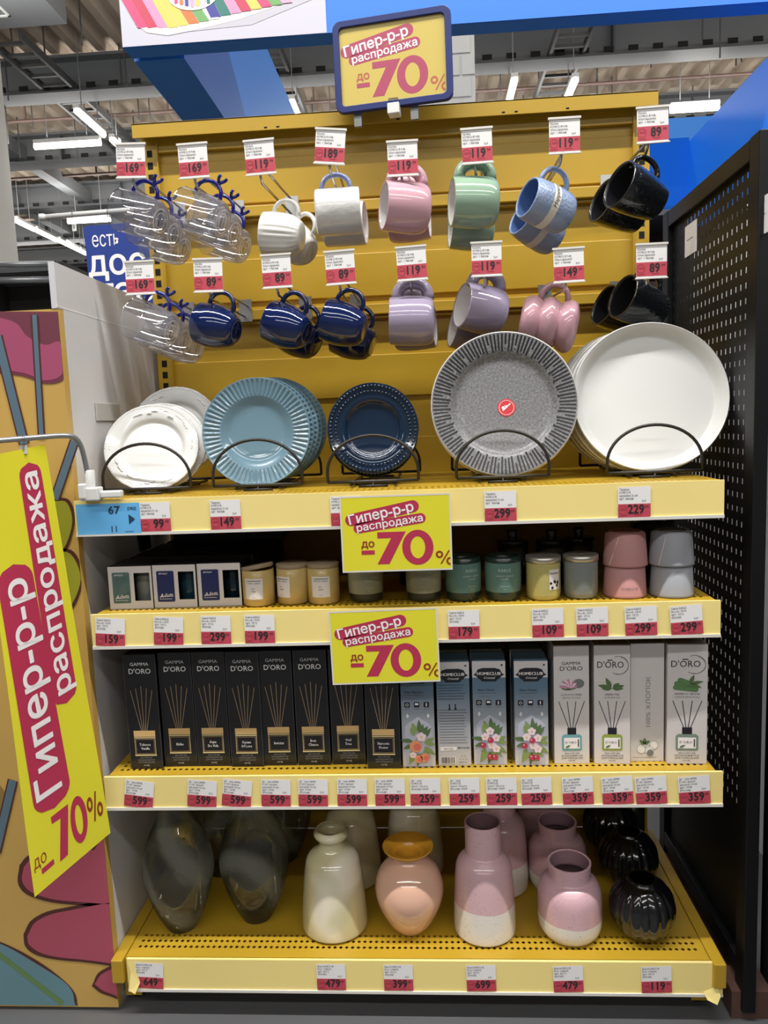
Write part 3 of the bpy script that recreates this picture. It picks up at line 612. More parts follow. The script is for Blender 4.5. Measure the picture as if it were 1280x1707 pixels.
def vtext(t, a0, v0, a1, v1, hgt, z, m, bold):
    vs, fs = glyphs(t, 0, 3); xs = [q.x for q in vs]; xa, xb = min(xs), max(xs); out = []
    for q in vs:
        s_ = (q.x-xa)/(xb-xa); out.append((a0+(a1-a0)*s_-(q.y-.27)*hgt, v0+(v1-v0)*s_, z))
    for i_ in range(8): b.add([(x+.35*bold*hgt*math.cos(PI*i_/4)*2, v_+.014*bold*5*math.sin(PI*i_/4), z_+i_*2e-5) for x, v_, z_ in out], fs, m)
vtext('распродажа', .715, .415, .705, .945, .34, .0012, SWHITE, .025); vtext('Гипер-р-р', .37, .205, .29, .72, .44, .0014, SWHITE, .025)
# -70% in the lower part, sloping with the hem
def lowp(x, y):   # x along text 0..1, y up 0..1
    return (.10+x*.86, .030+y*.12+x*.008)
def lpoly(P, m, z=.0006): b.poly([lowp(*q) for q in P], z, m)
lpoly([(.02, .05), (.20, .05), (.20, .16), (.02, .16)], SPINK)
lpoly([(.24, .84), (.24, .98), (.50, .98), (.49, .84), (.40, .0), (.28, .0), (.37, .82)], SPINK)
n = 30; O = [lowp(.625+.125*math.cos(2*PI*k/n), .5+.5*math.sin(2*PI*k/n)) for k in range(n)]; I = [lowp(.625+.055*math.cos(2*PI*k/n), .5+.32*math.sin(2*PI*k/n)) for k in range(n)]
b.add([(x, y, .0006) for x, y in O+I], [(k, (k+1) % n, n+(k+1) % n, n+k) for k in range(n)], SPINK)
for cx, cy in ((.81, .62), (.95, .36)):
    O = [lowp(cx+.045*math.cos(2*PI*k/n), cy+.16*math.sin(2*PI*k/n)) for k in range(n)]; I = [lowp(cx+.02*math.cos(2*PI*k/n), cy+.08*math.sin(2*PI*k/n)) for k in range(n)]
    b.add([(x, y, .0006) for x, y in O+I], [(k, (k+1) % n, n+(k+1) % n, n+k) for k in range(n)], SBROWN)
lpoly([(.835, .2), (.86, .2), (.93, .8), (.905, .8)], SBROWN)
vs, fs = glyphs('до', 0, 2); b.add([(*lowp(.02+q.x*.16, .24+q.y*.36), .0006) for q in vs], fs, SBROWN)
build(b, 'printed_sheet', ban)
b = MB(); q = at(38, 733, y=-.105); b.tube(spline([q+Vector((0, 0, .008)), q+Vector((.006, -.006, .0)), q+Vector((.002, -.004, -.014)), q+Vector((0, 0, -.024))], 5), .002, CLEAR, 6); b.box(q.x-.006, q.x+.006, q.y-.003, q.y+.001, q.z-.026, q.z-.01, FIX)
build(b, 'hook', ban)

# ================================================================== HOOKS
TAGP1 = [(218, 268, '169', 2), (322, 268, '169', -1), (433, 262, '119', -2), (550, 244, '189', 6), (671, 264, '119', 0), (795, 243, '119', -1), (941, 226, '119', 0), (1088, 208, '89', -1)]
TAGP2 = [(233, 463, '169', 0), (347, 459, '89', 1), (461, 452, '89', -1), (567, 446, '89', -2), (686, 439, '119', -2), (811, 432, '119', 0), (948, 442, '149', -1), (1086, 435, '89', 0)]
PLT1 = [(299, 357), (397, 354), (487, 347), (577, 342), (690, 336), (803, 330), (896, 330), (1012, 312)]
PLT2 = [(313, 512), (409, 511), (509, 506), (594, 503), (697, 497), (806, 492), (908, 487), (1028, 482)]
WHAT1 = ['clear glass mugs at left', 'clear glass mugs at right', 'white ribbed mugs', 'white relief mugs', 'pale pink mugs', 'mint green mugs', 'pale blue mugs', 'black speckled mugs']
WHAT2 = ['clear glass mugs', 'single navy mug', 'two navy mugs beside the single one', 'two navy mugs beside the lilac ones', 'straight hanging lilac mugs', 'tilted lilac mugs above the grey plate', 'pink pumpkin mug', 'black speckled mugs']
PRONG = {}
for row, (TP, PP, WH, zr) in enumerate(((TAGP1, PLT1, WHAT1, 1.774), (TAGP2, PLT2, WHAT2, 1.524))):
    for i in range(8):
        u, v, pr, ro = TP[i]; tp = at(u, v, y=.15); pl = at(*PP[i], y=.468); pl.z = min(max(pl.z, zr-.035), zr+.0)
        t = thing('display_hook', T(pl), '%s rail hook with the %s' % (('upper', 'lower')[row], WH[i]), 'hook', 'price hooks on the mug rails')
        b = MB(); b.box(-.016, .016, -.001, .001, -.026, .026, STEEL); b.box(-.016, .016, -.001, .006, .026, .0285, STEEL); build(b, 'back_plate', t)
        d = tp-pl; tb = Vector((0, .006, -.030))
        up = [Vector((.006, -.001, .012)), d+tb+Vector((.004, 0, .012))]
        b = MB(); b.tube(up, .0026, STEEL, 8); build(b, 'ticket_arm', t)
        lo = [Vector((-.004, -.001, -.012)), d*.93+tb+Vector((-.004, 0, -.012)), d*.965+tb+Vector((-.004, 0, -.004)), d*.975+tb+Vector((-.004, 0, .012))]
        b = MB(); b.tube(lo, .0028, STEEL, 8); build(b, 'prong', t); PRONG[(row, i)] = (pl+lo[0], pl+lo[1])
        wd, ht = .0605, .0665
        b = MB(T(d)@RY(math.radians(ro))@FRONT); b.rect(-wd/2, -ht/2, wd/2, ht/2, 0, PAPER); b.rect(-wd/2, -ht/2, wd/2, ht/2, -.0008, PAPER)
        b.M = b.M@T(-wd/2, -ht/2+.004, 0); tag_face(b, wd, ht-.009, pr, LN['mug'], '-53%', split=.47); b.M = T(d)@RY(math.radians(ro))@FRONT
        h = build(b, 'price_ticket', t)
        b = MB(T(d)@RY(math.radians(ro))@FRONT); b.box(-wd/2-.002, wd/2+.002, ht/2-.002, ht/2+.002, -.002, .002, LIPEDGE); b.box(-wd/2-.002, wd/2+.002, -ht/2-.0015, -ht/2+.001, -.002, .002, LIPEDGE); b.box(-.012, .012, -ht/2, ht/2, -.005, -.001, CLEAR); build(b, 'ticket_holder', h)

# ================================================================== MUGS
CER = dict(rough=.12, coat=.6)
MW = mat('glaze_white', (226, 224, 218), **CER); MPK = mat('glaze_pale_pink', (212, 166, 178), **CER); MGN = mat('glaze_mint', (152, 180, 156), **CER); MBL = mat('glaze_pale_blue', (148, 165, 196), .3, coat=.3, bump=.8, bscale=180)
MBK = mat('glaze_black', (20, 24, 28), .18, coat=.7, bump=.9, bscale=120); MNV = mat('glaze_navy', (17, 32, 78), .08, coat=.8); MLI = mat('glaze_lilac', (160, 148, 172), **CER); MPP = mat('glaze_rose', (206, 160, 170), **CER)
MIN_ = mat('glaze_inside_white', (238, 234, 232), .2, coat=.3); MIB = mat('glaze_inside_black', (34, 34, 38), .35); MIBL = mat('glaze_inside_blue', (104, 132, 184), .3)
MBAND = mat('band_cream', (236, 230, 216), .5); MSTAMP = mat('base_stamp_grey', (70, 90, 130), .6); GLS = thin_glass('mug_glass', (253, 253, 255), .6, edge=.80, milk=.09, milkcol=(232, 234, 250)); GBL = mat('blue_glass_handle', (20, 32, 150), .05, coat=.5, trans=.45)
HBL = mat('handle_grey_blue', (128, 140, 186), .15, coat=.6)
GRIM = thin_glass('mug_glass_rim', (228, 230, 240), .6, edge=.7)
def vessel(out, th, mo, mi_, n=48, mod=None, floor=.006):
    "outer profile from base to lip -> (outer+lip, inner) as one closed wall"
    b = MB(); o = sprof(out, 5); L = o[-1][1]
    b.lathe([(0, o[0][1])]+o, mo, n, mod); lip = [(o[-1][0], L), (o[-1][0]-th*.25, L+th*.35), (o[-1][0]-th*.75, L+th*.35), (o[-1][0]-th, L)]
    b.lathe(lip, mo, n, mod); inn = [(max(r-th, .001), z) for r, z in o[::-1] if z > floor]; inn.append((0, inn[-1][1])); b.lathe([lip[-1]]+inn, mi_, n, mod); return b
def loop_handle(R, z0, z1, out, r, m, flat=1.0, squash=None):
    b = MB(); zc, hz = (z0+z1)/2, (z1-z0)/2; P = []
    for k in range(17): a = -PI/2+PI*k/16; P.append((R-.004+out*max(0, math.cos(a))**.75, 0, zc+hz*math.sin(a)))
    b.tube(P, r, m, 10)
    if flat != 1: b.v = [Vector((v.x, v.y*flat, v.z)) for v in b.v]
    return b
KIND = {}
def kind(name, L, R, body, handle, extra=()): KIND[name] = (L, R, body.mesh('body'), handle.mesh('handle'), [(n, q.mesh(n)) for n, q in extra])
# clear glass: thin single wall plus rim and base ring
b = MB(); o = sprof([(.030, .0), (.038, .006), (.0425, .03), (.044, .065), (.0435, .100)], 5); b.lathe([(0, .003)]+o, GLS, 40); b.lathe([(.0425, .100), (.0435, .1015), (.0445, .1005), (.044, .099)], GRIM, 40)
b.lathe([(0, .009), (.030, .010), (.037, .014)], GLS, 40)
h = loop_handle(.044, .018, .080, .030, .0042, GBL); h.tube(spline([(.070, 0, .030), (.078, .005, .022), (.084, .002, .016)], 4), [.0035]*8+[.0008], GBL, 8); h.tube(spline([(.072, 0, .032), (.081, -.006, .030), (.088, -.004, .028)], 4), [.0035]*8+[.0008], GBL, 8)
st = MB(); st.M = Matrix(((1, 0, 0, 0), (0, -1, 0, 0), (0, 0, -1, 0), (0, 0, 0, 1))); st.ring(0, 0, .025, .0016, .0015, MIN_); st.ring(0, 0, .016, .001, .0015, MIN_)
st.text('HOMECLUB', .008, 0, .002, .0015, INK, .01, res=1); st.text('350 мл', .007, 0, -.008, .0015, INK, .01, res=1)
kind('glass', .10, .044, b, h, [('base_mark', st)])
kind('ribbed', .084, .045, vessel([(.022, 0), (.030, .003), (.040, .022), (.044, .05), (.0445, .082)], .004, MW, MIN_, 96, lambda a, r, z: 1+.022*math.cos(24*a)*min(1, z/.015)*min(1, max(0, (.08-z)/.01))), loop_handle(.044, .012, .066, .030, .0048, MW))
rl = MB(); kind('relief', .094, .047, vessel([(.040, 0), (.046, .004), (.047, .02), (.047, .07), (.0465, .092)], .004, mat('glaze_white_relief', (222, 221, 218), .15, coat=.6, bump=1.0, bscale=45), MIN_, 64, lambda a, r, z: 1+.012*math.sin(5*a+z*60)*math.sin(3*a-z*90)), loop_handle(.046, .016, .076, .032, .0052, HBL))
hb = loop_handle(.048, .012, .078, .034, .0125, MPK, 1.5)
puf = [(.038, 0), (.046, .005), (.0505, .02), (.0515, .05), (.050, .078), (.0485, .092)]
kind('pink', .092, .051, vessel(puf, .004, MPK, MIN_), hb); kind('mint', .092, .051, vessel(puf, .004, MGN, MIN_), loop_handle(.048, .012, .078, .034, .0125, MGN, 1.5)); kind('lilac', .092, .051, vessel(puf, .004, MLI, MIN_), loop_handle(.048, .012, .078, .034, .0125, MLI, 1.5))
bd = MB()
for k in range(40):
    a0, a1 = 2*PI*k/40, 2*PI*(k+1)/40; r0 = .0449; bd.add([(r0*math.cos(a), r0*math.sin(a), z) for a, z in ((a0, .046), (a1, .046), (a1, .062), (a0, .062))], [(0, 1, 2, 3)], MBAND, True)
for sgn in (-1.15, 1.9):
    bd.fn = lambda x, y, z, s=sgn: ((.0451+z)*math.cos(s+x/.045), (.0451+z)*math.sin(s+x/.045), .054+y); bd.text('Happiness', .0135, 0, -.003, .0003, INK, .004, shear=.25, rot=0)
    bd.fn = None
kind('blue', .100, .045, vessel([(.030, 0), (.038, .003), (.0435, .02), (.0445, .05), (.044, .08), (.041, .098)], .004, MBL, MIBL), loop_handle(.043, .020, .082, .034, .0056, MBL, 1.2), [('word_band', bd)])
kind('black', .100, .048, vessel([(.030, 0), (.036, .003), (.042, .03), (.047, .07), (.0475, .098)], .004, MBK, MIB, 64, lambda a, r, z: 1+.004*math.sin(9*a+70*z)*math.sin(60*z)), loop_handle(.044, .016, .080, .034, .0056, MBK, 1.2))
fr = MB(); fr.M = Matrix(((1, 0, 0, 0), (0, -1, 0, 0), (0, 0, -1, 0), (0, 0, 0, 1))); fr.ring(0, 0, .024, .0025, .0008, GINK); fr.text('HOMECLUB', .007, 0, 0, .0008, GINK, .01, res=1)
kind('navy', .090, .047, vessel([(.024, 0), (.027, .001), (.036, .010), (.0445, .035), (.047, .058), (.0455, .078), (.044, .088)], .004, MNV, MNV), loop_handle(.043, .016, .074, .034, .0052, MNV), [('foot_mark', fr)])
kind('pumpkin', .122, .057, vessel([(.036, 0), (.052, .008), (.057, .021), (.050, .038), (.0465, .041), (.052, .048), (.0575, .062), (.051, .078), (.047, .081), (.052, .088), (.056, .101), (.050, .116), (.045, .120)], .004, MPP, MIN_), loop_handle(.052, .030, .088, .036, .0062, MPP))
def mug(kd, u, v, y, phi, tau, label, group, roll=0):
    L, R, bm, hm, ex = KIND[kd]; p = at(u, v, y=y); ph, ta = math.radians(phi), math.radians(tau)
    m = Vector((math.cos(ph)*math.cos(ta), -math.sin(ta), math.sin(ph)*math.cos(ta))); h = Vector((0, 0, 1)); h = (h-m*h.dot(m)).normalized()
    if roll: h = Matrix.Rotation(math.radians(roll), 3, m)@h
    q = m.cross(h); o = p-m*(L/2)
    M = Matrix(((h.x, q.x, m.x, o.x), (h.y, q.y, m.y, o.y), (h.z, q.z, m.z, o.z), (0, 0, 0, 1)))
    t = thing('mug', M, label, 'mug', group); bo = link('body', bm, t); link('handle', hm, t)
    for n_, me in ex: link(n_, me, bo)
GG = 'clear glass mugs on the hooks'
for i, (u, v, y) in enumerate(((234, 359, .19), (259, 383, .29), (277, 407, .39))): mug('glass', u, v, y, 160, -14, 'clear glass mug with blue handle, %s of three on the upper hook at far left' % ('front', 'middle', 'rear')[i], GG)
for i, (u, v, y) in enumerate(((337, 358, .19), (359, 379, .29), (378, 403, .39))): mug('glass', u, v, y, 157, -14, 'clear glass mug with blue handle, %s of three on the second upper hook' % ('front', 'middle', 'rear')[i], GG)
for i, (u, v, y) in enumerate(((254, 542, .19), (278, 558, .29), (300, 572, .39))): mug('glass', u, v, y, 159, -14, 'clear glass mug with blue handle, %s of three on the lower hook' % ('front', 'middle', 'rear')[i], GG)
g = 'white mugs on the upper rail'
mug('ribbed', 472, 392, .19, 172, -6, 'white ribbed mug hanging nearest on its hook', g); mug('ribbed', 494, 407, .297, 140, -24, 'white ribbed mug hanging half hidden behind its twin', g)
mug('relief', 564, 353, .19, 2, -4, 'white mug with embossed relief and blue handle, front one', g); mug('relief', 575, 374, .297, 0, 4, 'white embossed mug peeking out below the front relief mug', g)
g = 'pastel rounded mugs'
mug('pink', 676, 346, .19, 176, 16, 'glossy pale pink mug with white inside, front one', g); mug('pink', 680, 364, .297, 2, 6, 'pale pink mug behind and below the front pink one', g)
mug('mint', 790, 338, .19, 178, 8, 'glossy mint green mug, upper one of the pair', g); mug('mint', 786, 378, .297, 176, 6, 'mint green mug, lower one hanging behind the first', g)
mug('lilac', 687, 535, .19, 178, 0, 'lilac mug hanging level between navy mugs and grey plate, front one', g); mug('lilac', 690, 546, .297, 2, 8, 'lilac mug whose rim shows behind the level lilac one', g)
mug('lilac', 803, 516, .23, 168, 20, 'lilac mug with visible white inside, tilted above the grey plate', g); mug('lilac', 788, 550, .335, 168, 12, 'lilac mug lowest, partly hidden by the striped grey plate', g)
g = 'pale blue mugs with word band'
mug('blue', 911, 344, .19, 161, 24, 'pale blue textured mug with word band Happiness, upper one', g, -10); mug('blue', 897, 380, .297, 152, 26, 'pale blue mug with word band, lower one behind the first', g, -10)
g = 'black speckled mugs'
mug('black', 1063, 323, .19, 160, 22, 'black speckled mug in front on the upper right hook', g); mug('black', 1034, 348, .297, 160, 18, 'black speckled mug behind the front one on the upper right hook', g)
mug('black', 1068, 507, .24, 160, 20, 'black speckled mug in front on the lower right hook', g); mug('black', 1036, 521, .345, 158, 18, 'black speckled mug behind the front one on the lower right hook', g)
g = 'navy mugs on the lower rail'
mug('navy', 363, 545, .19, 164, -12, 'single navy mug hanging beside the lower clear glass mugs', g)
mug('navy', 480, 545, .19, 158, -12, 'navy mug in front of its pair, above the gap between blue plates', g); mug('navy', 500, 563, .297, 150, -16, 'navy mug behind, of the pair above the pale blue plates', g)
mug('navy', 574, 541, .19, 162, -4, 'navy mug in front of its pair, next to the lilac mugs', g); mug('navy', 590, 566, .297, 158, -6, 'navy mug behind and lower, next to the lilac mugs', g)
mug('pumpkin', 914, 540, .25, 168, -7, 'rose pink pumpkin shaped mug with three bulges', 'pink pumpkin mug')

# ================================================================== PLATES AND RACKS
PW = mat('plate_white', (226, 226, 224), .16, coat=.5); PWB = mat('plate_big_white', (224, 224, 222), .4, coat=.05); PBLU = mat('plate_dusty_blue', (106, 136, 152), .14, coat=.6); PNV = mat('plate_navy', (20, 38, 60), .1, coat=.7); PGY = mat('plate_speckled_grey', (118, 118, 120), .42, coat=.1, var=1.0, vscale=240); PLN = mat('plate_black_lines', (34, 34, 36), .3); PRIMW = mat('plate_rim_white', (214, 212, 206), .3)
PRED = mat('sticker_red', (206, 50, 58), .4)
def plate_mesh(prof, m, mod=None, n=96, th=.004, modb=None):
    b = MB(); p = [prof[0]]+sprof(prof[1:], 5); b.lathe(p, m, n, mod); b.lathe([(r, z-th) for r, z in p[::-1]], m, n, mod); r, z = p[-1]; b.lathe([(r, z), (r+th*.4, z-th*.5), (r, z-th)], m, n, mod); return b
def petal(amp, k, r0, r1): return lambda a, r, z: 1
R = .0975; b = plate_mesh([(0, 0), (.055, 0), (.062, .001), (.069, .008), (.080, .012), (.0975, .016)], PW, lambda a, r, z: 1+(.006*abs(math.sin(18*a)) if r > .093 else 0))
rng = random.Random(3)
for k in range(46):
    a = 2*PI*k/46+rng.uniform(-.04, .04)
    if (k % 23) > 15: continue
    rr_ = .083+rng.uniform(-.006, .006); c = Vector((rr_*math.cos(a), rr_*math.sin(a), .0125)); s_ = rng.uniform(.0025, .004)
    b.tube(spline([c+Vector((-s_*1.5*math.sin(a), s_*1.5*math.cos(a), 0)), c+Vector((s_*.4*math.cos(a), s_*.4*math.sin(a), .001)), c+Vector((s_*1.8*math.sin(a), -s_*1.8*math.cos(a), 0))], 3), s_*.45, PW, 6)
for k in range(110): a = 2*PI*k/110; c = (.0955*math.cos(a), .0955*math.sin(a), .0160); b.add([(c[0]+.0018*x, c[1]+.0018*y, c[2]+.0013*z) for x, y, z in ((1, 0, 0), (0, 1, 0), (-1, 0, 0), (0, -1, 0), (0, 0, 1))], [(0, 1, 4), (1, 2, 4), (2, 3, 4), (3, 0, 4)], PW, True)
PL_W = b.mesh('plate_white')
def fl(b, amp, k, r0, r1):
    for i, v in enumerate(b.v):
        r = math.hypot(v.x, v.y)
        if r > r0: a = math.atan2(v.y, v.x); t = min(1, (r-r0)/.006)*min(1, max(0, (r1-r))/.004); v.z += amp*math.cos(k*a)*t
    return b
b = MB(); prof = [(0, 0)]+sprof([(.045, 0), (.060, .002), (.074, .009), (.079, .011), (.092, .013), (.105, .0155), (.1135, .018)], 6); b.lathe(prof, PBLU, 288); b.lathe([(r, z-.004) for r, z in prof[::-1]], PBLU, 288); b.lathe([(.1135, .018), (.1150, .016), (.1135, .014)], PBLU, 288)
PL_B = fl(b, .0016, 64, .077, .1125).mesh('plate_blue')
b = plate_mesh([(0, 0), (.050, 0), (.054, .001), (.058, .007), (.064, .010), (.072, .0105), (.0935, .0145)], PNV)
for rr_, cnt, s_ in ((.0775, 64, .0026), (.0885, 72, .0030)):
    for k in range(cnt):
        a = 2*PI*k/cnt; c = Vector((rr_*math.cos(a), rr_*math.sin(a), .0122+(rr_-.0775)*.2)); b2 = [(math.cos(q)*math.cos(e), math.sin(q)*math.cos(e), math.sin(e)) for e in (0, .7) for q in [2*PI*j/7 for j in range(7)]]+[(0, 0, 1)]
        b.add([c+Vector(x)*s_ for x in b2], [(j, (j+1) % 7, 7+(j+1) % 7, 7+j) for j in range(7)]+[(7+j, 7+(j+1) % 7, 14) for j in range(7)], PNV, True)
b.M = Matrix()
PL_N = b.mesh('plate_navy')
b = plate_mesh([(0, 0), (.085, 0), (.098, .002), (.108, .009), (.118, .0125), (.148, .018)], PGY)
b.lathe([(.148, .0180), (.1500, .0168), (.148, .0140)], PRIMW, 96)
for k in range(112):
    a = 2*PI*k/112; c, q = math.cos(a), math.sin(a); r0, r1 = .112+.003*math.sin(k*2.4), .1455; hw = .0017
    z0, z1 = .0118, .0182
    b.add([(r0*c-hw*q, r0*q+hw*c, z0), (r0*c+hw*q, r0*q-hw*c, z0), (r1*c+hw*q, r1*q-hw*c, z1), (r1*c-hw*q, r1*q+hw*c, z1)], [(0, 1, 2, 3)], PLN)
PL_G = b.mesh('plate_grey')
b = MB(); b.disc(.006, -.006, .0185, .0008, PRED, n=32); b.ring(.006, -.006, .0155, .0008, .0012, SWHITE, n=32); b.line((-.002, -.012), (.014, .002), .003, .0012, SWHITE); b.line((.002, -.003), (.012, -.001), .002, .0012, SWHITE); b.disc(-.001, -.006, .003, .0012, SWHITE, n=12)
PL_GS = b.mesh('round_sticker')
b = plate_mesh([(0, 0), (.125, 0), (.134, .0015), (.140, .010), (.146, .024), (.1525, .031)], PWB, th=.006); PL_BW = b.mesh('plate_big_white')
def plate(me, u, v, y, lean, yaw, label, group, spin=0, sticker=None, name='plate', lift=.007):
    p = at(u, v, y=y); M = T(p)@RZ(math.radians(yaw))@RX(PI/2-math.radians(lean))@RZ(spin)
    low = min((M@q.co).z for q in me.vertices); M = T(0, 0, max(0, Z1+lift-low))@M
    t = thing(name, M, label, 'plate', group, me)
    if sticker: link('round_sticker', sticker, t, label='red round sticker')
    return t
def settle(t, rad, z, lean):     # lowest rim point rests at height z
    t.matrix_world = T(0, 0, z-(t.matrix_world.translation.z-rad*math.cos(math.radians(lean))))@t.matrix_world
g = 'small white plates'
plate(PL_W, 296, 719, .235, 14, 6, 'small white plate with embossed rim, rear one sticking up above the two front ones', g, 2)
plate(PL_W, 270, 752, .175, 22, 8, 'small white embossed plate directly behind the front one', g, 1)
plate(PL_W, 256, 757, .145, 24, 8, 'small white embossed plate at the front of the left rack', g)
g = 'pale blue fluted plates'
for i in range(5): plate(PL_B, 430+i*7.5, 731-i*.6, .15+i*.026, 8, 2+i*2, 'pale blue fluted plate, %s from the front in its rack' % ORD[i], g, .02*i, lift=.007+.0014*i)
g = 'navy beaded plates'
plate(PL_N, 623, 722, .20, 12, 3, 'navy beaded plate, rearmost of three', g); plate(PL_N, 622, 723, .165, 12, 3, 'navy beaded plate, middle of three', g, .01); plate(PL_N, 622, 715, .14, 8, 2, 'navy beaded plate at the front of the middle rack', g)
g = 'speckled grey plates'
plate(PL_G, 838, 691, .18, 12, -2, 'grey striped rim plate, rear one showing along the lower edge', g, .02); plate(PL_G, 839, 675, .15, 10, -2, 'large speckled grey plate with black striped rim and red sticker', g, 0, PL_GS)
g = 'large white rimmed plates'
_x0 = at(1082, 666, y=.166).x-.004
for i in range(5): plate(PL_BW, 640+FPX*(Vector((_x0-.004*i, .166+i*.027, 1.28))-CC).dot(CR)/depth(Vector((_x0-.004*i, .166+i*.027, 1.28))), 666+(i > 0)*9-i*.5, .166+i*.027, 12, -4, 'large white rimmed plate, %s from the front' % ORD[i], g, .1*i)
RK = {}
def rack_parts():
    b = MB(); hw, h = .0925, .105; P = [(-hw, 0, .012)]+[(-hw*math.cos(PI*k/24)*1.0, 0, .012+.02+(h-.032)*math.sin(PI*k/24)) for k in range(25)]+[(hw, 0, .012)]
    b.tube(P, .0032, WIRE, 8); b.tube([(-hw, 0, .012), (hw, 0, .012)], .0032, WIRE, 8); b.tube([(0, 0, .012), (0, 0, .003), (0, -.004, .003)], .003, WIRE, 6); RK['arch'] = b.mesh('end_arch')
    b = MB(); b.tube([(0, 0, .006), (0, .27, .006)], .0034, WIRE, 8); RK['rail'] = b.mesh('side_rail')
    b = MB(); b.tube([(-.03, 0, 0.003), (.03, 0, 0.003)], .003, WIRE, 6); RK['foot'] = b.mesh('foot_bar')
    b = MB(); b.tube([(-.045, 0, .0022), (.045, 0, .0022)], .002, WIRE, 6); RK['div'] = b.mesh('cross_bar')
rack_parts()
for u, v, lab in ((245, 812, 'small white plates'), (430, 808, 'pale blue plates'), (622, 806, 'navy plates'), (838, 803, 'speckled grey plates'), (1091, 797, 'large white plates')):
    yy = .082; x = at(u, v, y=yy).x
    t = thing('plate_rack', T(x, yy, Z1+ZL), 'dark wire plate rack holding the '+lab, 'plate rack', 'wire plate racks')
    link('front_arch', RK['arch'], t); link('rear_arch', RK['arch'], t, T(0, .27, 0)); link('foot_bar', RK['foot'], t); link('foot_bar', RK['foot'], t, T(0, .27, 0))
    for sx in (-.045, .045): link('side_rail', RK['rail'], t, T(sx, 0, 0))
    for k in range(3): link('cross_bar', RK['div'], t, T(0, .075+.07*k, 0))

# ================================================================== CANDLE SHELF
CBX = mat('carton_white', (214, 208, 206), .5); CBK = mat('carton_black', (30, 30, 33), .45); CBW = mat('carton_window_dark', (40, 44, 44), .3); CNAV = mat('carton_navy_print', (34, 44, 92), .4); CSEA = mat('carton_sea_print', (86, 112, 108), .45, var=.7, vscale=45)
FW = mat('candle_grey_wax', (132, 134, 126), .3, coat=.3); FT = mat('candle_teal_glass', (34, 62, 74), .15, coat=.5); FD = mat('candle_deep_teal_glass', (16, 36, 48), .15, coat=.5)
def candle_box(x, y, z, wd, rot, front, label, flap=False, dp=.09, ht=.088):
    t = thing('candle_box', T(x, y, z)@RZ(rot), label, 'box', 'candle cartons')
    b = MB(); h = wd/2; m = CBX if front else CBK
    # carton with an open window on the right half
    b.box(-h, h, .0012, dp, 0, ht, CBK) if not front else None
    if front:
        wx0, wx1, wz0, wz1 = .008, h-.004, .016, ht-.014
        for q in ((-h, wx0, 0, ht), (wx1, h, 0, ht), (wx0, wx1, 0, wz0), (wx0, wx1, wz1, ht)): b.box(q[0], q[1], 0, .0012, q[2], q[3], CBX)
        b.box(-h, -h+.001, .0012, dp, 0, ht, CBK); b.box(h-.001, h, .0012, dp, 0, ht, CBK); b.box(-h, h, dp-.001, dp, 0, ht, CBK); b.box(-h, h, .0012, dp, 0, .001, CBK); b.box(-h, h, .0012, dp, ht-.001, ht, CBK)
    build(b, 'carton', t)
    if front:
        b = MB(FRONT); pm = {'sea': CSEA, 'navy': CNAV}[front[0]]; x0, x1 = -h+.008, -.0005
        b.rrect(x0, .012, x1, ht-.012, .003, .0004, pm); b.text('APOLLO', .0048, (x0+x1)/2-.004, ht-.019, .0007, SWHITE, .02, res=1); b.text('Adam', .0115, (x0+x1)/2, .022, .0007, SWHITE, 0, shear=.3, rot=.12, res=1); b.line((x0+.004, .0225), (x1-.003, .0235), .0008, .0007, SWHITE); b.line((x0+.004, .018), (x1-.006, .018), .0008, .0007, SWHITE); build(b, 'printed_panel', t)
        b = MB(T(.018, .046, .002)); m = {'w': FW, 't': FT, 'd': FD}[front[1]]; b.lathe([(0, 0), (.021, 0), (.0235, .004), (.0235, .07), (.022, .072), (.0215, .062), (0, .062)], m, 28); build(b, 'candle_glass', t)
    if flap:
        b = MB(); b.hexa([(-h-.018, .10, ht-.004), (-h-.012, .10, ht-.004), (-h-.012, .16, ht-.004), (-h-.018, .16, ht-.004), (-h-.022, .10, ht+.035), (-h-.020, .10, ht+.037), (-h-.018, .17, ht+.037), (-h-.020, .17, ht+.035)], CBK); build(b, 'flap', t)
xs_ = [(at(184, 1015, y=.04).x+at(260, 1015, y=.04).x)/2, (at(258, 1013, y=.045).x+at(333, 1013, y=.045).x)/2, (at(331, 1012, y=.045).x+at(406, 1012, y=.045).x)/2]
FR = [('sea', 'w'), ('navy', 't'), ('navy', 'd')]; nm3 = ['leftmost white candle carton with sea print', 'middle white candle carton with navy print and teal glass', 'white candle carton with navy print next to the tan candles']
for i in range(3): candle_box(xs_[i], .035+.004*i, Z2+ZL, .0895, (0.02, -.01, .0)[i], FR[i], nm3[i], False)
for r in range(1, 4):
    for i in range(3): candle_box(xs_[i]+.004*r, .035+.105*r, Z2+ZL, .0885, 0, None, 'black candle carton, row %s behind the %s front carton' % (['two', 'three', 'four'][r-1], ['leftmost', 'middle', 'third'][i]), r == 1 and i == 0)
for i in range(3): candle_box(xs_[i]+.03, .35, Z2+.0895, .0885, 0, None, 'black candle carton lying in the upper layer, %s from the left' % ORD[i])
CTAN = mat('candle_tan', (196, 170, 108), .3, coat=.3); WOOD = mat('lid_wood', (150, 132, 106), .6, var=.25, vscale=40); LABW = mat('label_white', (226, 220, 218), .5)
def cyl_label(b, R, z0, z1, half, m, lines, zc=0, a0=0, size=.005, tm=None):
    b.fn = lambda x, y, z: ((R+z)*math.sin(a0+x/R), -(R+z)*math.cos(a0+x/R), y)
    if m: b.rect(-half, z0, half, z1, .0004, m, 10, 1)
    for i, (t, yy, sz, bo) in enumerate(lines): b.text(t, sz, 0, yy, .0008, tm or INK, bo, res=1)
    b.fn = None
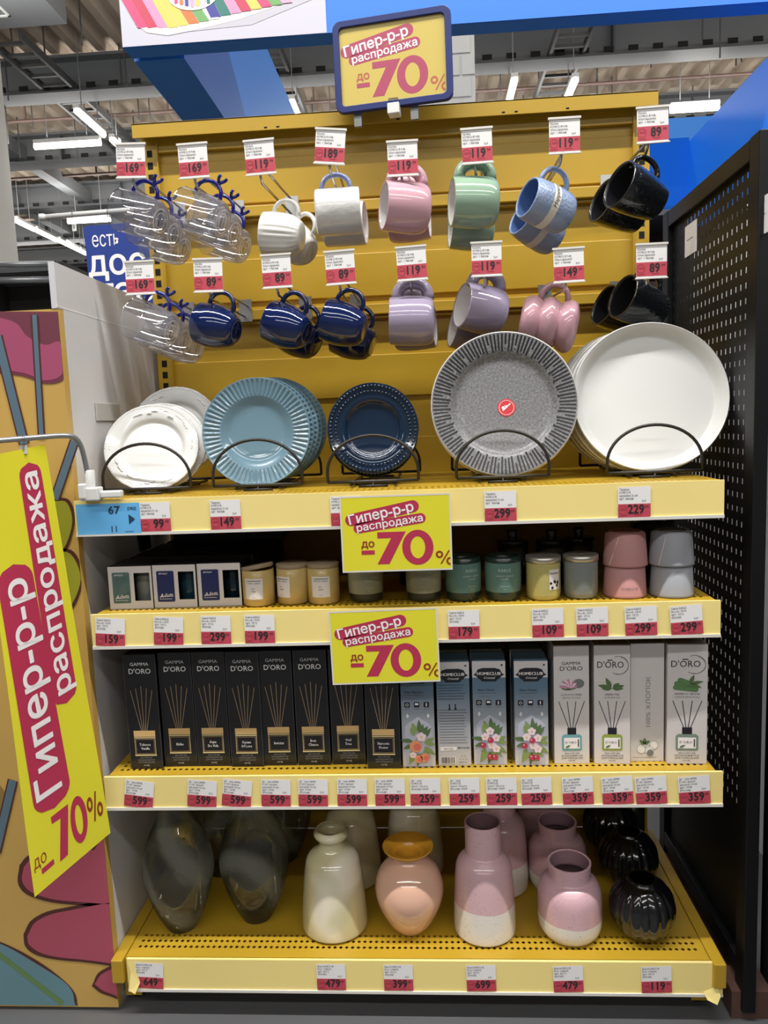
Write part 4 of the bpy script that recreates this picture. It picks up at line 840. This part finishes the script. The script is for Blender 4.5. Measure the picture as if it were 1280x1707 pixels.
def jar(u, v, y, R, H, body, label, group, name='candle', lid=None, lab=None, wax=None, tilt=0, a0=0):
    p = at(u, v, z=Z2); t = thing(name, T(at(u, v-2, y=y).x, y, Z2+ZL), label, 'candle', group)
    build(body(), 'glass', t)
    if wax: build(wax(), 'wax', t)
    if lid: l = build(lid(), 'lid', t, T(0, 0, H)@RY(tilt)@RX(-abs(tilt)*.6))
    if lab: b = MB(); lab(b); build(b, 'printed_label', t)
    return t
def tanb(): b = MB(); b.lathe([(0, 0), (.029, 0), (.0325, .003), (.0325, .072), (.031, .0735), (.030, .072), (.029, .06), (0, .06)], CTAN, 36); return b
def tanlid(): b = MB(); b.lathe([(0, 0), (.032, 0), (.0328, .001), (.0328, .007), (.032, .008), (0, .008)], WOOD, 32); return b
def tanlab(a0): return lambda b: cyl_label(b, .0326, .016, .058, .019, LABW, [('SCANDINAVIAN', .052, .0042, .02), ('SCENTED CANDLE', .0475, .0034, .0), ('80 г', .036, .004, .0), ('vanilla', .031, .004, 0), ('30 ч', .019, .0034, 0)], a0=a0)
for i, (u, v, y, ti, a0, lab) in enumerate(((433, 1012, .055, -.16, -.1, 'tan candle jar with wooden lid set askew'), (490, 1008, .065, 0, -.6, 'tan candle jar with wooden lid, label turned to the side'), (541, 1010, .06, 0, -.05, 'tan candle jar with wooden lid beside the sale card'))):
    jar(u, v, y, .0325, .0735, tanb, lab, 'tan candles with wooden lids', lid=tanlid, lab=tanlab(a0), tilt=ti)
FRG = {}
def frosted(nm, wax, base):
    g_ = mat('frost_'+nm, wax, .35, coat=.3); d_ = mat('frost_base_'+nm, base, .3, coat=.3)
    def f():
        b = MB(); b.lathe([(0, 0), (.030, 0), (.0335, .003), (.0345, .010), (.0352, .018)], d_, 40); b.lathe([(.0352, .018), (.0358, .032), (.0362, .06), (.0355, .076)], g_, 40); b.lathe([(.0355, .076), (.0350, .087), (.0335, .0875), (.0328, .076), (.032, .07), (0, .07)], d_, 40); return b
    return f
crm = frosted('cream', (150, 148, 122), (42, 44, 40)); grn = frosted('green', (92, 124, 114), (28, 46, 42))
SGL = mat('print_pale', (190, 200, 190), .5)
rk = lambda a0: (lambda b: cyl_label(b, .0362, 0, 0, 0, None, [('RAKLE', .060, .0085, 0), ('NORDIC CANDLE', .050, .0044, .0), ('HYGGE', .044, .0044, .0), ('natural wax', .030, .0036, 0), ('20 h', .024, .0036, 0)], a0=a0, tm=SGL))
for i, (u, v, y, f, a0, lab) in enumerate(((611, 1006, .07, crm, .3, 'cream frosted glass candle under the sale card, left one'), (707, 1004, .065, crm, .1, 'cream frosted glass candle under the sale card, nearer the green ones'), (773, 1001, .06, grn, .45, 'green frosted glass candle touching the sale card edge'), (839, 1000, .055, grn, 0, 'green frosted glass candle next to the yellow one'))):
    jar(u, v, y, .036, .0875, f, lab, 'frosted glass candles', lab=rk(a0))
ALU = mat('lid_aluminium', (196, 192, 182), .35, .8)
def rimj(nm, c):
    m = mat('jar_'+nm, c, .25, coat=.4)
    def f(): b = MB(); b.lathe([(0, 0), (.029, 0), (.0325, .004), (.0335, .012), (.0335, .078), (.0325, .082), (.031, .078), (.030, .07), (0, .07)], m, 40); return b
    return f
def alulid(): b = MB(); b.lathe([(0, .002), (.031, .002), (.0343, .0015), (.0348, -.0095), (.0338, -.0095), (.0335, 0)], ALU, 40); return b
def summer(b):
    R = .0337; cyl_label(b, R, .022, .062, .012, LABW, [('Summer', .053, .0062, .02)], a0=.55)
    b.fn = lambda x, y, z: ((R+z)*math.sin(.55+x/R), -(R+z)*math.cos(.55+x/R), y)
    for k in range(7): b.disc(random.uniform(-.009, .009), random.uniform(.026, .047), .0028, .0007, INK, n=8); 
    b.fn = None
jar(906, 1001, .05, .0335, .084, rimj('yellow', (182, 172, 106)), 'yellow glass candle with silver rim and flower label', 'metal rimmed candles', lid=alulid, lab=summer)
jar(968, 996, .055, .0335, .084, rimj('grey', (124, 130, 128)), 'frosted grey glass candle with silver rim beside the pink pots', 'metal rimmed candles', lid=alulid)
PKP = mat('pot_dusty_pink', (186, 134, 132), .6, var=.05); GYP = mat('pot_light_grey', (152, 154, 160), .6, var=.04); DGP = mat('pot_dark_grey', (52, 56, 58), .6); PSC = mat('pot_scratch_pale', (214, 196, 196), .6)
def pot(x, y, z, m, label, mark=False, H=.066, r0=.0425, r1=.0385):
    t = thing('ceramic_pot', T(x, y, z), label, 'pot', 'upturned ceramic pots')
    b = MB(); b.lathe([(0, H), (r1-.004, H), (r1, H-.003), (r0-.001, .005), (r0, .001), (r0-.003, .0), (r0-.004, .004), (r1-.004, H-.006), (0, H-.006)], m, 48); build(b, 'body', t)
    b = MB(); b.lathe([(r1-.006, H+.0002), (r1-.014, H+.0002), (r1-.015, H+.0012), (r1-.005, H+.0012), (r1-.005, H)], m, 40); build(b, 'foot_ring', t)
    if mark:
        b = MB(); R_ = lambda y_: r0+(r1-r0)*y_/H+.0004
        b.fn = lambda x_, y_, z_: ((R_(y_)+z_)*math.sin(x_/.04), -(R_(y_)+z_)*math.cos(x_/.04), y_)
        if mark == 1: b.line((-.04, .003), (-.022, .06), .0022, 0, PSC, .0015)
        if mark == 3: b.line((-.034, .003), (-.022, .06), .0022, 0, PSC, .0015)
        if mark == 2: b.text('HOMECLUB', .006, .0, .018, 0, GINK, 0, res=1)
        build(b, 'surface_mark', t)
xk, xg = at(1041, 996, y=.06).x, at(1119, 995, y=.055).x
pot(xk, .06, Z2+ZL, PKP, 'dusty pink upturned pot at the bottom of the pink stack', 2); pot(xk+.001, .06, Z2+.062, PKP, 'dusty pink upturned pot on top of the pink stack', 1, r0=.0435)
pot(xg, .055, Z2+ZL, GYP, 'light grey upturned pot at the bottom of the grey stack'); pot(xg-.001, .055, Z2+.062, GYP, 'light grey upturned pot on top of the grey stack', 3, r0=.0435)
pot(at(1086, 960, y=.17).x, .165, Z2+ZL, DGP, 'dark grey upturned pot at the bottom, behind the pink and grey stacks'); pot(at(1086, 890, y=.17).x, .165, Z2+.062, DGP, 'dark grey upturned pot on top, behind the pink and grey stacks')
DCN = mat('dark_candle_glass', (34, 36, 34), .2, coat=.5)
def dkj(): b = MB(); b.lathe([(0, 0), (.032, 0), (.034, .01), (.034, .082), (.032, .083), (.031, .07), (0, .07)], DCN, 32); return b
def klid(): b = MB(); b.lathe([(0, .012), (.034, .012), (.035, .010), (.035, 0), (0, 0)], DCN, 32); b.lathe([(.010, .012), (.012, .03), (.010, .034), (0, .034)], DCN, 16); return b
for u, y, lab in ((855, .20, 'dark candle jar with knob lid behind the green candles'), (920, .19, 'dark candle jar with knob lid behind the yellow candle'), (965, .21, 'dark candle jar with knob lid behind the grey candle'), (690, .22, 'dark candle jar with knob lid behind the cream candles')):
    jar(u, 960, y, .034, .083, dkj, lab, 'dark candles at the back', lid=klid)

# ================================================================== DIFFUSER SHELF
BK = mat('box_black', (24, 23, 25), .3, coat=.15); BKE = mat('box_edge_grey', (70, 70, 74), .4); GOLD = mat('print_gold', (214, 178, 120), .45); GOLD2 = mat('print_pale_gold', (222, 206, 150), .45); STK = mat('print_reed', (176, 150, 116), .5); SIL = mat('print_silver', (214, 212, 212), .45); DKG = mat('print_grey_soft', (140, 138, 138), .5)
def carton(wd, ht, dp, m, edge=None):
    b = MB(); b.box(-wd/2, wd/2, 0, dp, 0, ht, m)
    if edge: b.box(-wd/2-.0004, -wd/2+.0006, -.0004, .0006, 0, ht, edge); b.box(wd/2-.0006, wd/2+.0004, -.0004, .0006, 0, ht, edge)
    b.box(-wd/2+.001, wd/2-.001, .002, dp*.5, ht, ht+.0006, m)
    return b
BW, BH, BD = .0675, .246, .066
BCART = carton(BW, BH, BD, BK, BKE).mesh('carton')
def black_print(scent):
    b = MB(FRONT@Matrix.Diagonal((1, 1.12, 1, 1))); z = .0005
    b.text('GAMMA', .0088, 0, .199, z, SIL, .004, width=.039); b.text("D'ORO", .0135, 0, .184, z, SIL, .012, width=.046)
    for k in range(5): x = (k-2)*.0115; b.line((x, .160-abs(k-2)*.004), ((k-2)*.0028, .074), .0009, z, STK)
    b.rect(-.0228, .0625, .0228, .0745, z, GOLD); b.rect(-.0228, .0605, .0228, .0615, z, GOLD2); b.rect(-.022, .0275, .022, .0605, z, GOLD2); b.rect(-.0210, .0285, .0210, .0597, z*1.5, BK)
    for q in ((-.0195, .030, .0195, .0304), (-.0195, .0575, .0195, .058), (-.0195, .030, -.0191, .058), (.0191, .030, .0195, .058)): b.rect(*q, z*2, GOLD)
    b.rect(-.023, .0255, .023, .0278, z, GOLD2); n = len(scent)
    for i, s_ in enumerate(scent): b.text(s_, .0072, 0, .0415+(n-1)*.0038-i*.0076, z*2.4, SIL, .035, res=1, sx=.95)
    for i, s_ in enumerate(('ARIA DIFFUSER', 'АРОМАДИФФУЗОР', 'ДЛЯ ПОМЕЩЕНИЙ')): b.text(s_, .0038, 0, .0205-i*.0045, z, DKG, .01, res=1)
    b.text('100 ML', .0042, 0, .0055, z, SIL, .01, res=1); return b
SC_ = [('Tobacco', 'Vanilla'), ('Kirke',), ('Aqua', 'De Vida'), ('Opium', 'Of Love'), ('Invictus',), ('Best', 'Chance'), ('Oud', 'Tree'), ('Narcotic', 'Flower')]
BX = [(218, 273, 1281, .03), (275, 331, 1276, .04), (331, 385, 1276, .04), (386, 441, 1278, .036), (440, 495, 1276, .04), (496, 553, 1276, .04), (554, 611, 1276, .042), (613, 669, 1282, .022)]
for i, (a, c, v, y) in enumerate(BX):
    x = (at(a, v, y=y).x+at(c, v, y=y).x)/2
    t = thing('diffuser_box', T(x, y, Z3+.0006)@RZ(random.uniform(-.02, .02)), 'black reed diffuser box with gold bottle print, %s from the left' % ORD[i], 'box', 'black diffuser boxes'); link('carton', BCART, t); build(black_print(SC_[i]), 'front_print', t)
    if i == 0:
        b = MB(); b.hexa([(-BW/2-.012, .03, .10), (-BW/2-.010, .03, .10), (-BW/2-.010, .09, .10), (-BW/2-.012, .09, .10), (-BW/2-.002, .03, BH-.012), (-BW/2, .03, BH-.012), (-BW/2, .09, BH-.012), (-BW/2-.002, .09, BH-.012)], BK); build(b, 'side_flap', t)
    t = thing('diffuser_box', T(x+.003, y+.075, Z3+.0006), 'black diffuser box in the second row behind the %s black box' % ORD[i], 'box', 'black diffuser boxes'); link('carton', BCART, t)
# grey-blue boxes
HCM = mat('box_greyblue', (128, 150, 172), .4); 
nt = HCM.node_tree; tcn = nt.nodes.new('ShaderNodeTexCoord'); sp = nt.nodes.new('ShaderNodeSeparateXYZ'); rp = nt.nodes.new('ShaderNodeValToRGB'); nt.links.new(tcn.outputs['Generated'], sp.inputs[0]); nt.links.new(sp.outputs[2], rp.inputs[0]); nt.links.new(rp.outputs[0], nt.nodes['Principled BSDF'].inputs['Base Color'])
rp.color_ramp.elements[0].position = .0; rp.color_ramp.elements[0].color = (*srgb((212, 208, 208)), 1); rp.color_ramp.elements[1].position = .75; rp.color_ramp.elements[1].color = (*srgb((92, 118, 140)), 1)
HCW = mat('box_cap_white', (206, 202, 202), .45); HCD = mat('print_near_black', (30, 32, 40), .4); LG1 = mat('leaf_green', (136, 156, 92), .5); LG2 = mat('leaf_dark', (90, 116, 74), .5); FLW = mat('blossom_pale', (238, 216, 224), .5); CHR = mat('cherry_red', (186, 58, 84), .4); PCH = mat('peach_orange', (232, 152, 112), .45); ARC = mat('arch_lilac', (190, 190, 206), .5); YLW = mat('stamen_yellow', (220, 190, 90), .5)
HW_, HH, HD = .0665, .218, .066
HCART = carton(HW_, HH, HD, HCM).mesh('carton')
def cap_print(b, z):
    b.rect(-HW_/2, .184, HW_/2, HH, z, HCW); P = [(-.031, .190), (-.025, .187), (-.021, .182), (-.017, .180), (-.014, .176), (.014, .176), (.017, .180), (.021, .182), (.025, .187), (.031, .190), (.026, .193), (.022, .201), (.012, .204), (-.012, .204), (-.022, .201), (-.026, .193)]
    b.rect(-HW_/2, .179, HW_/2, .184, z, HCM); b.poly([(-.0333, .186), (-.0333, .180), (-.027, .186)], z*1.2, HCW) if 0 else None
    b.poly(P, z*2, HCD); b.text('HOMECLUB', .0088, 0, .1895, z*3, SWHITE, .03, width=.047); b.text('Oriental', .0068, 0, .1815, z*3, SWHITE, .0, shear=.3, res=1)
    b.disc(.026, .210, .002, z*2, HCD, n=10)
def flower(b, x, y, r, z):
    for k in range(5): a = 2*PI*k/5+.3; b.disc(x+r*.55*math.cos(a), y+r*.55*math.sin(a), r*.48, z+.00005*k, FLW, n=10)
    b.disc(x, y, r*.22, z+.0004, YLW, n=8)
def hc_front(kind_):
    b = MB(FRONT); z = .0005; cap_print(b, z)
    b.text('Fleur Mystique' if kind_ == 'peach' else 'Silent Cherry', .0064, -.006, .156, z, HCD, .015, shear=.1, res=1); b.text('АРОМАДИФФУЗОР', .004, -.006, .150, z, GINK, 0, res=1); b.text('100 мл / 3.4 oz', .0036, -.008, .143, z, GINK, 0, res=1)
    for k in range(3):
        x = -.021+k*.0195; b.rrect(x-.0055, .126, x+.0055, .137, .0015, z, HCD); b.line((x-.006, .1225), (x+.006, .1225), .0007, z, GINK)
        if k == 0: b.ring(x, .1315, .003, .0008, z*2, SWHITE, n=12)
        if k == 1: b.rect(x-.0035, .131, x+.0035, .135, z*2, SWHITE)
        if k == 2: b.rect(x-.001, .128, x+.001, .135, z*2, SWHITE)
    b.poly([(-.027, .0), (-.027, .085), (-.02, .093), (-.008, .1), (0, .106), (.008, .1), (.02, .093), (.027, .085), (.027, .0)], z*.6, ARC)
    for sx in (-1, 1): b.poly([(sx*.021-.003, .108), (sx*.021, .113), (sx*.021+.003, .108), (sx*.021, .103)], z*1.4, SWHITE); b.disc(sx*.021, .108, .0009, z*2, HCD, n=8)
    rg = random.Random(5)
    for k in range(22):
        a = rg.uniform(0, 2*PI); r0 = rg.uniform(.004, .014); L = rg.uniform(.02, .030); cy = .05+.022*math.sin(a); cx = .012*math.cos(a)
        b.leaf(cx, cy, L, .009, a+rg.uniform(-.4, .4), z*1.5+.00004*k, (LG1, LG2)[k % 2])
    if kind_ == 'peach':
        for x, y, r in ((-.006, .044, .0125), (-.001, .017, .0085), (.012, .020, .0095)): b.disc(x, y, r, z*4, PCH, n=20); b.disc(x+r*.25, y-r*.1, r*.6, z*4.4, mat('peach_blush', (220, 116, 104), .45), n=14)
        flower(b, .006, .064, .010, z*5); flower(b, -.012, .026, .007, z*5)
    else:
        for x, y in ((0, .072), (-.010, .060), (.012, .058), (.003, .042), (.012, .035)): flower(b, x, y, .0085, z*4+abs(x)*.01)
        for x, y in ((-.014, .042), (.001, .053), (.0, .018), (.009, .017)): b.disc(x, y, .0062, z*6, CHR, n=14); b.disc(x-.002, y+.002, .0014, z*6.4, FLW, n=8)
    return b
def hc_back():
    b = MB(FRONT); z = .0005; cap_print(b, z)
    for k in range(22):
        if k in (6, 7, 8): continue
        b.line((-.030, .170-k*.0058), (-.030+random.uniform(.045, .058), .170-k*.0058), .0008, z, HCD)
    for x in (-.008, .004): b.rect(x-.002, .118, x+.002, .122, z, HCD); b.rect(x-.0012, .122, x+.0012, .13, z, HCD)
    b.rect(-.029, .032, .004, .040, z, SWHITE); b.text('14/11/23', .0055, -.0125, .034, z*2, HCD, .01, res=1); b.text('Таттрейд', .005, .019, .036, z, HCD, .02, res=1); b.ring(.0085, .0375, .0022, .0008, z, HCD, n=12)
    b.rect(-.0285, .004, .002, .019, z, SWHITE)
    x = -.027
    while x < .0: wd = random.choice((.0005, .0009, .0015)); b.rect(x, .005, x+wd, .0182, z*2, HCD); x += wd+random.choice((.0006, .001))
    for k in range(5): b.ring(.011+(k % 3)*.006+(.003 if k > 2 else 0), .0135+.0065*(k > 2), .0022, .0005, z, HCD, n=3)
    b.text('EAC 0+', .005, .017, .005, z, HCD, .01, res=1); return b
HX = [(670, 728.5, 1280, .028, 'peach', 'grey-blue diffuser box with peach print, half under the sale card'), (729.6, 787.6, 1278, .032, 'back', 'grey-blue diffuser box turned to show its text and barcode'), (789, 847, 1277, .034, 'cherry', 'grey-blue diffuser box with cherry print beside the barcode one'), (858, 916, 1278, .03, 'cherry2', 'grey-blue diffuser box with cherry print next to the white boxes')]
for i, (a, c, v, y, kd, lab) in enumerate(HX):
    x = (at(a, v, y=y).x+at(c, v, y=y).x)/2; t = thing('diffuser_box', T(x, y, Z3+.0006)@RZ((0, .01, -.03, -.02)[i]), lab, 'box', 'grey-blue diffuser boxes'); link('carton', HCART, t)
    build(hc_back() if kd == 'back' else hc_front(kd), 'front_print', t)
    t = thing('diffuser_box', T(x, y+.078, Z3+.0006), 'dim grey-blue diffuser box in the second row, %s of four' % ORD[i], 'box', 'grey-blue diffuser boxes'); link('carton', HCART, t); b = MB(FRONT); cap_print(b, .0005); build(b, 'front_print', t)
# white boxes
WB = mat('box_white', (218, 212, 210), .35, coat=.1); WBD = mat('box_flap_taupe', (128, 118, 112), .5); LOT = mat('lotus_pink', (206, 140, 172), .5); STN = mat('stone_grey', (120, 122, 122), .5); BMB = mat('bamboo_green', (96, 136, 86), .5); COT = mat('cotton_white', (238, 236, 232), .6); TEA_ = mat('bottle_teal', (116, 168, 172), .4); OLV = mat('bottle_olive', (150, 166, 78), .4); SAGE = mat('bottle_sage', (128, 146, 132), .4)
WW, WH_, WD = .0685, .245, .068
WCM = carton(WW, WH_, WD, WB).mesh('carton')
def white_print(kd):
    b = MB(FRONT); z = .0005
    if kd == 'cotton':
        b.text('100% ХЛОПОК', .0125, .006, .125, z, DKG, 0, rot=PI/2, width=.105)
        for x, y, r in ((-.012, .026, .0095), (.004, .024, .0095), (.013, .034, .009), (-.002, .036, .008)): b.disc(x, y, r, z+abs(x)*.01, COT, n=14); b.ring(x, y, r, .0006, z*1.5+abs(x)*.01, DKG, n=16)
        b.disc(.006, .018, .007, z*3, STN, n=12)
        for a in (.6, 1.5, 2.4): b.leaf(-.006, .036, .014, .007, a, z*3, LG2)
        b.line((-.03, .008), (.02, .008), .0008, z, DKG); return b
    if kd == 'lotus': b.text('GAMMA', .0092, 0, .207, z, INK, 0, width=.037); b.text("D'ORO", .0125, 0, .195, z, INK, .006, width=.044)
    else:
        b.text("D'ORO", .0185, -.003, .200, z, INK, 0, width=.050); b.rect(-.009, .2145, .001, .2165, z, INK); b.ring(.012, .205, .019, .0008, z, INK, a0=-2.2, a1=2.0); b.ring(.0135, .204, .0175, .0006, z, INK, a0=-1.9, a1=1.4)
    if kd == 'lotus':
        b.disc(.014, .168, .011, z, STN, .0095, n=18); b.leaf(-.02, .158, .03, .008, 0, z, LG2)
        for k in range(9): a = PI*(k+.5)/9; b.leaf(-.006, .160, .019, .007, a, z*2+.00004*k, (LOT, FLW)[k % 2])
        col, n1, n2 = TEA_, 'LOTUS FLOWER', 'ЦВЕТОК ЛОТОСА'
    elif kd == 'tea':
        for a, L, x in ((.25, .022, .002), (2.9, .026, -.002), (.75, .016, .002), (2.0, .024, -.002), (3.2, .02, .0), (-.05, .022, 0)): b.leaf(x, .158, L, .009, a, z*(1+a*.1), LG2)
        col, n1, n2 = OLV, 'GREEN TEA', 'ЗЕЛЕНЫЙ ЧАЙ'
    else:
        for k, (p, q) in enumerate((((-.018, .166), (.008, .160)), ((-.02, .158), (.014, .154)), ((-.012, .173), (.012, .163)))): b.capsule(p, q, .0048, z*(1+k*.3), LG2); b.capsule(p, q, .0038, z*(1.15+k*.3), BMB)
        for a, L in ((1.2, .02), (.2, .024), (-.4, .022)): b.leaf(.004, .166, L, .007, a, z*2.5, LG2)
        col, n1, n2 = SAGE, 'BAMBOO GROVE', 'БАМБУКОВАЯ РОЩА'
    b.text(n1, .0055, 0, .143, z, GINK, .015, res=1); b.text(n2, .0042, 0, .137, z, DKG, .01, res=1)
    for x0, x1 in ((-.025, -.006), (-.0085, -.002), (.0085, .002), (.025, .006)): b.line((x0, .131), (x1, .076), .0013, z, INK)
    b.rect(-.0085, .0615, .0085, .076, z, HCD); P = [(-.0195, .030), (-.017, .0275), (.017, .0275), (.0195, .030), (.0195, .058), (.015, .062), (-.015, .062), (-.0195, .058)]
    b.poly(P, z, col); b.rect(-.0155, .032, .0155, .055, z*2, SWHITE); b.text("D'ORO", .007, -.002, .043, z*3, INK, 0, res=1); b.leaf(-.013, .034, .012, .004, .5, z*3, LG2); b.rect(.0115, .036, .0135, .052, z*3, INK)
    for i, s_ in enumerate(('ARIA DIFFUSER', 'АРОМАДИФФУЗОР', 'ДЛЯ ПОМЕЩЕНИЙ', '100 ML')): b.text(s_, .0045, 0, .0205-i*.0052, z, INK, .01, res=1)
    return b
WX = [(924.5, 982.5, 1272, .035, 0, 'lotus', 'white diffuser box with lotus print beside the grey-blue boxes'), (991, 1050, 1272, .033, -.05, 'tea', 'white diffuser box with green tea leaf print'), (1051, 1106, 1269, .043, 0, 'cotton', 'white box turned to the side with cotton print'), (1112, 1177, 1273, .03, -.06, 'bamboo', 'white diffuser box with bamboo print at the shelf end')]
for i, (a, c, v, y, ro, kd, lab) in enumerate(WX):
    x = (at(a, v, y=y).x+at(c, v, y=y).x)/2; s_ = (at(c, v, y=y).x-at(a, v, y=y).x)/WW*1.0
    t = thing('diffuser_box', T(x, y, Z3+.0006)@RZ(ro)@Matrix.Diagonal((s_, 1, 1, 1)), lab, 'box', 'white diffuser boxes'); link('carton', WCM, t); build(white_print(kd), 'front_print', t)
    b = MB(); b.box(-WW/2+.001, WW/2-.001, .001, WD*.9, WH_+.0006, WH_+.0014, WBD); build(b, 'top_flap', t)
    t = thing('diffuser_box', T(x+.004, y+.08, Z3+.0006)@RZ(ro), 'white diffuser box standing behind the %s white one' % kd, 'box', 'white diffuser boxes'); link('carton', WCM, t)

# ================================================================== VASES
VGL = thin_glass('smoky_swirl_glass', (214, 216, 208), .12, .03, .16, (176, 178, 166), True, .62, .35)
CREAM = mat('vase_cream', (206, 198, 158), .12, coat=.7)
nt = CREAM.node_tree; N_ = nt.nodes.new; tcn = N_('ShaderNodeTexCoord'); mp = N_('ShaderNodeMapping'); mp.inputs['Rotation'].default_value = (.4, 1.0, .3); nz = N_('ShaderNodeTexNoise'); nz.inputs['Scale'].default_value = 9; nz.inputs['Detail'].default_value = 1; rp = N_('ShaderNodeValToRGB')
nt.links.new(tcn.outputs['Object'], mp.inputs[0]); nt.links.new(mp.outputs[0], nz.inputs[0]); nt.links.new(nz.outputs[0], rp.inputs[0]); nt.links.new(rp.outputs[0], nt.nodes['Principled BSDF'].inputs['Base Color'])
rp.color_ramp.elements[0].position = .55; rp.color_ramp.elements[0].color = (*srgb((204, 196, 156)), 1); rp.color_ramp.elements[1].position = .68; rp.color_ramp.elements[1].color = (*srgb((236, 228, 206)), 1)
PEACH = mat('vase_peach', (226, 180, 156), .1, coat=.8); ORNG = mat('vase_orange_rim', (222, 160, 52), .1, coat=.8)
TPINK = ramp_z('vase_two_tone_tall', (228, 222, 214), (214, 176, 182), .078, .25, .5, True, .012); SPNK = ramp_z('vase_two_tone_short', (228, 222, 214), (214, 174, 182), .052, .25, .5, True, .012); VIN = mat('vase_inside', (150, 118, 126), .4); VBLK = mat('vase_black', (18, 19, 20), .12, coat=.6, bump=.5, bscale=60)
def vase_base(u, v, r): p = at(u, v, z=Z4); return Vector((p.x, p.y+r, Z4+.0008))
def vm(prof, m, mi_, th=.004, mod=None, n=56, k=6):
    b = MB(); o = sprof(prof, k); b.lathe([(0, o[0][1])]+o, m, n, mod); L = o[-1]; b.lathe([L, (L[0]-th*.5, L[1]+th*.4), (L[0]-th, L[1])], m, n, mod)
    b.lathe([(max(.002, r-th), z) for r, z in o[::-1] if z > .008]+[(0, .009)], mi_, n, mod); return b
def vase(me, p, label, group, name='vase', rot=0, parts=()):
    t = thing(name, T(p)@RZ(rot), label, 'vase', group); link('body', me, t)
    for n_, m_ in parts: link(n_, m_, t)
b = MB(); o = sprof([(.028, 0), (.034, .004), (.056, .05), (.074, .11), (.0765, .15), (.062, .21), (.034, .27), (.025, .31), (.024, .335), (.031, .35)], 6)
b.lathe([(0, 0)]+o, VGL, 56); b.lathe([(.031, .35), (.030, .352), (.028, .351), (.022, .336)], VGL, 56); b.lathe([(0, .012), (.024, .013), (.032, .02)], VGL, 40); GLV = b.mesh('body')
g = 'smoky swirled glass vases'
vase(GLV, vase_base(298, 1556, .028), 'smoky swirled glass vase at the left front of the base shelf', g); vase(GLV, vase_base(425, 1540, .028), 'smoky swirled glass vase beside the cream vase', g, rot=1.3)
vase(GLV, vase_base(365, 1462, .028), 'smoky glass vase in the second row seen between the front two', g, rot=2.2); vase(GLV, vase_base(470, 1440, .028), 'smoky glass vase in the second row behind the cream vase', g, rot=.7)
CRV = vm([(.060, 0), (.070, .003), (.0725, .015), (.068, .08), (.061, .140), (.054, .163), (.034, .180), (.0275, .190), (.0275, .200), (.036, .208), (.0385, .216), (.034, .224)], CREAM, CREAM, .005).mesh('body')
g = 'cream marbled vases'
vase(CRV, vase_base(553, 1574, .066), 'cream marbled bottle vase at the front of the base shelf', g); vase(CRV, vase_base(583, 1488, .066), 'cream marbled vase behind the front cream one', g, rot=2); vase(CRV, vase_base(692, 1470, .066), 'cream marbled vase behind the orange rimmed vase', g, rot=4)
b = MB(); o = sprof([(.030, 0), (.036, .003), (.052, .025), (.070, .065), (.0745, .098), (.066, .130), (.050, .150), (.036, .162), (.032, .170)], 6); b.lathe([(0, 0)]+o, PEACH, 56); bm_ = b.mesh('body')
b = MB(); o = sprof([(.032, .168), (.035, .176), (.046, .184), (.0545, .187)], 5); b.lathe(o, ORNG, 56); b.lathe([(.0545, .187), (.0553, .1885), (.0545, .190)], ORNG, 56); o2 = sprof([(.0545, .190), (.046, .187), (.034, .180), (.027, .168), (.028, .14), (.03, .1), (.02, .03), (0, .02)], 5); b.lathe(o2, ORNG, 56); rm_ = b.mesh('rim')
vase(bm_, vase_base(684, 1561, .032), 'round peach vase with flared orange rim', None, parts=[('rim', rm_)])
TPV = vm([(.058, 0), (.064, .003), (.0665, .012), (.0655, .06), (.061, .135), (.056, .158), (.045, .172), (.0395, .178), (.0385, .185), (.0385, .215), (.039, .246)], TPINK, VIN, .004).mesh('body')
g = 'tall two-tone pink vases'
vase(TPV, vase_base(812, 1580, .061), 'tall pink and white vase with straight neck at the front', g); vase(TPV, vase_base(838, 1500, .061), 'tall pink vase mostly hidden behind the front tall one', g)
SPV = vm([(.050, 0), (.058, .004), (.0665, .022), (.0675, .06), (.066, .095), (.058, .115), (.047, .124), (.0445, .128), (.044, .135), (.0455, .158)], SPNK, VIN, .005).mesh('body')
g = 'short two-tone pink vases'
vase(SPV, vase_base(958, 1580, .055), 'short pink and white vase at the front of its row of three', g); vase(SPV, vase_base(936, 1498, .055), 'short pink vase in the middle of its row of three', g); vase(SPV, vase_base(912, 1432, .055), 'short pink vase at the dark back of its row of three', g)
BLV = vm([(.030, 0), (.040, .004), (.058, .025), (.066, .055), (.062, .085), (.048, .108), (.034, .118), (.030, .124)], VBLK, VBLK, .004, lambda a, r, z: 1+.055*abs(math.cos(9*a))*min(1, z/.02)*min(1, max(.0, (.122-z))/.02)-.02, 144).mesh('body')
g = 'ribbed black vases'
vase(BLV, vase_base(1078, 1573, .036), 'ribbed black round vase at the front right', g); vase(BLV, vase_base(1054, 1483, .036), 'ribbed black round vase in the middle of the black row', g, rot=.3); vase(BLV, vase_base(1022, 1424, .036), 'ribbed black round vase at the back of the black row', g, rot=.6)
p = vase_base(1068, 1400, .03); t = thing('lidded_jar', T(.5635, .445, Z4+ZL), 'small dark jar with metal lid behind the black vases', 'jar')
b = MB(); b.lathe([(0, 0), (.034, 0), (.036, .01), (.036, .085), (.03, .095)], DCN, 28); build(b, 'body', t)
b = MB(); b.lathe([(.033, .094), (.034, .108), (.031, .111), (0, .111)], STEEL, 28); build(b, 'lid', t)
bpy.context.view_layer.update()
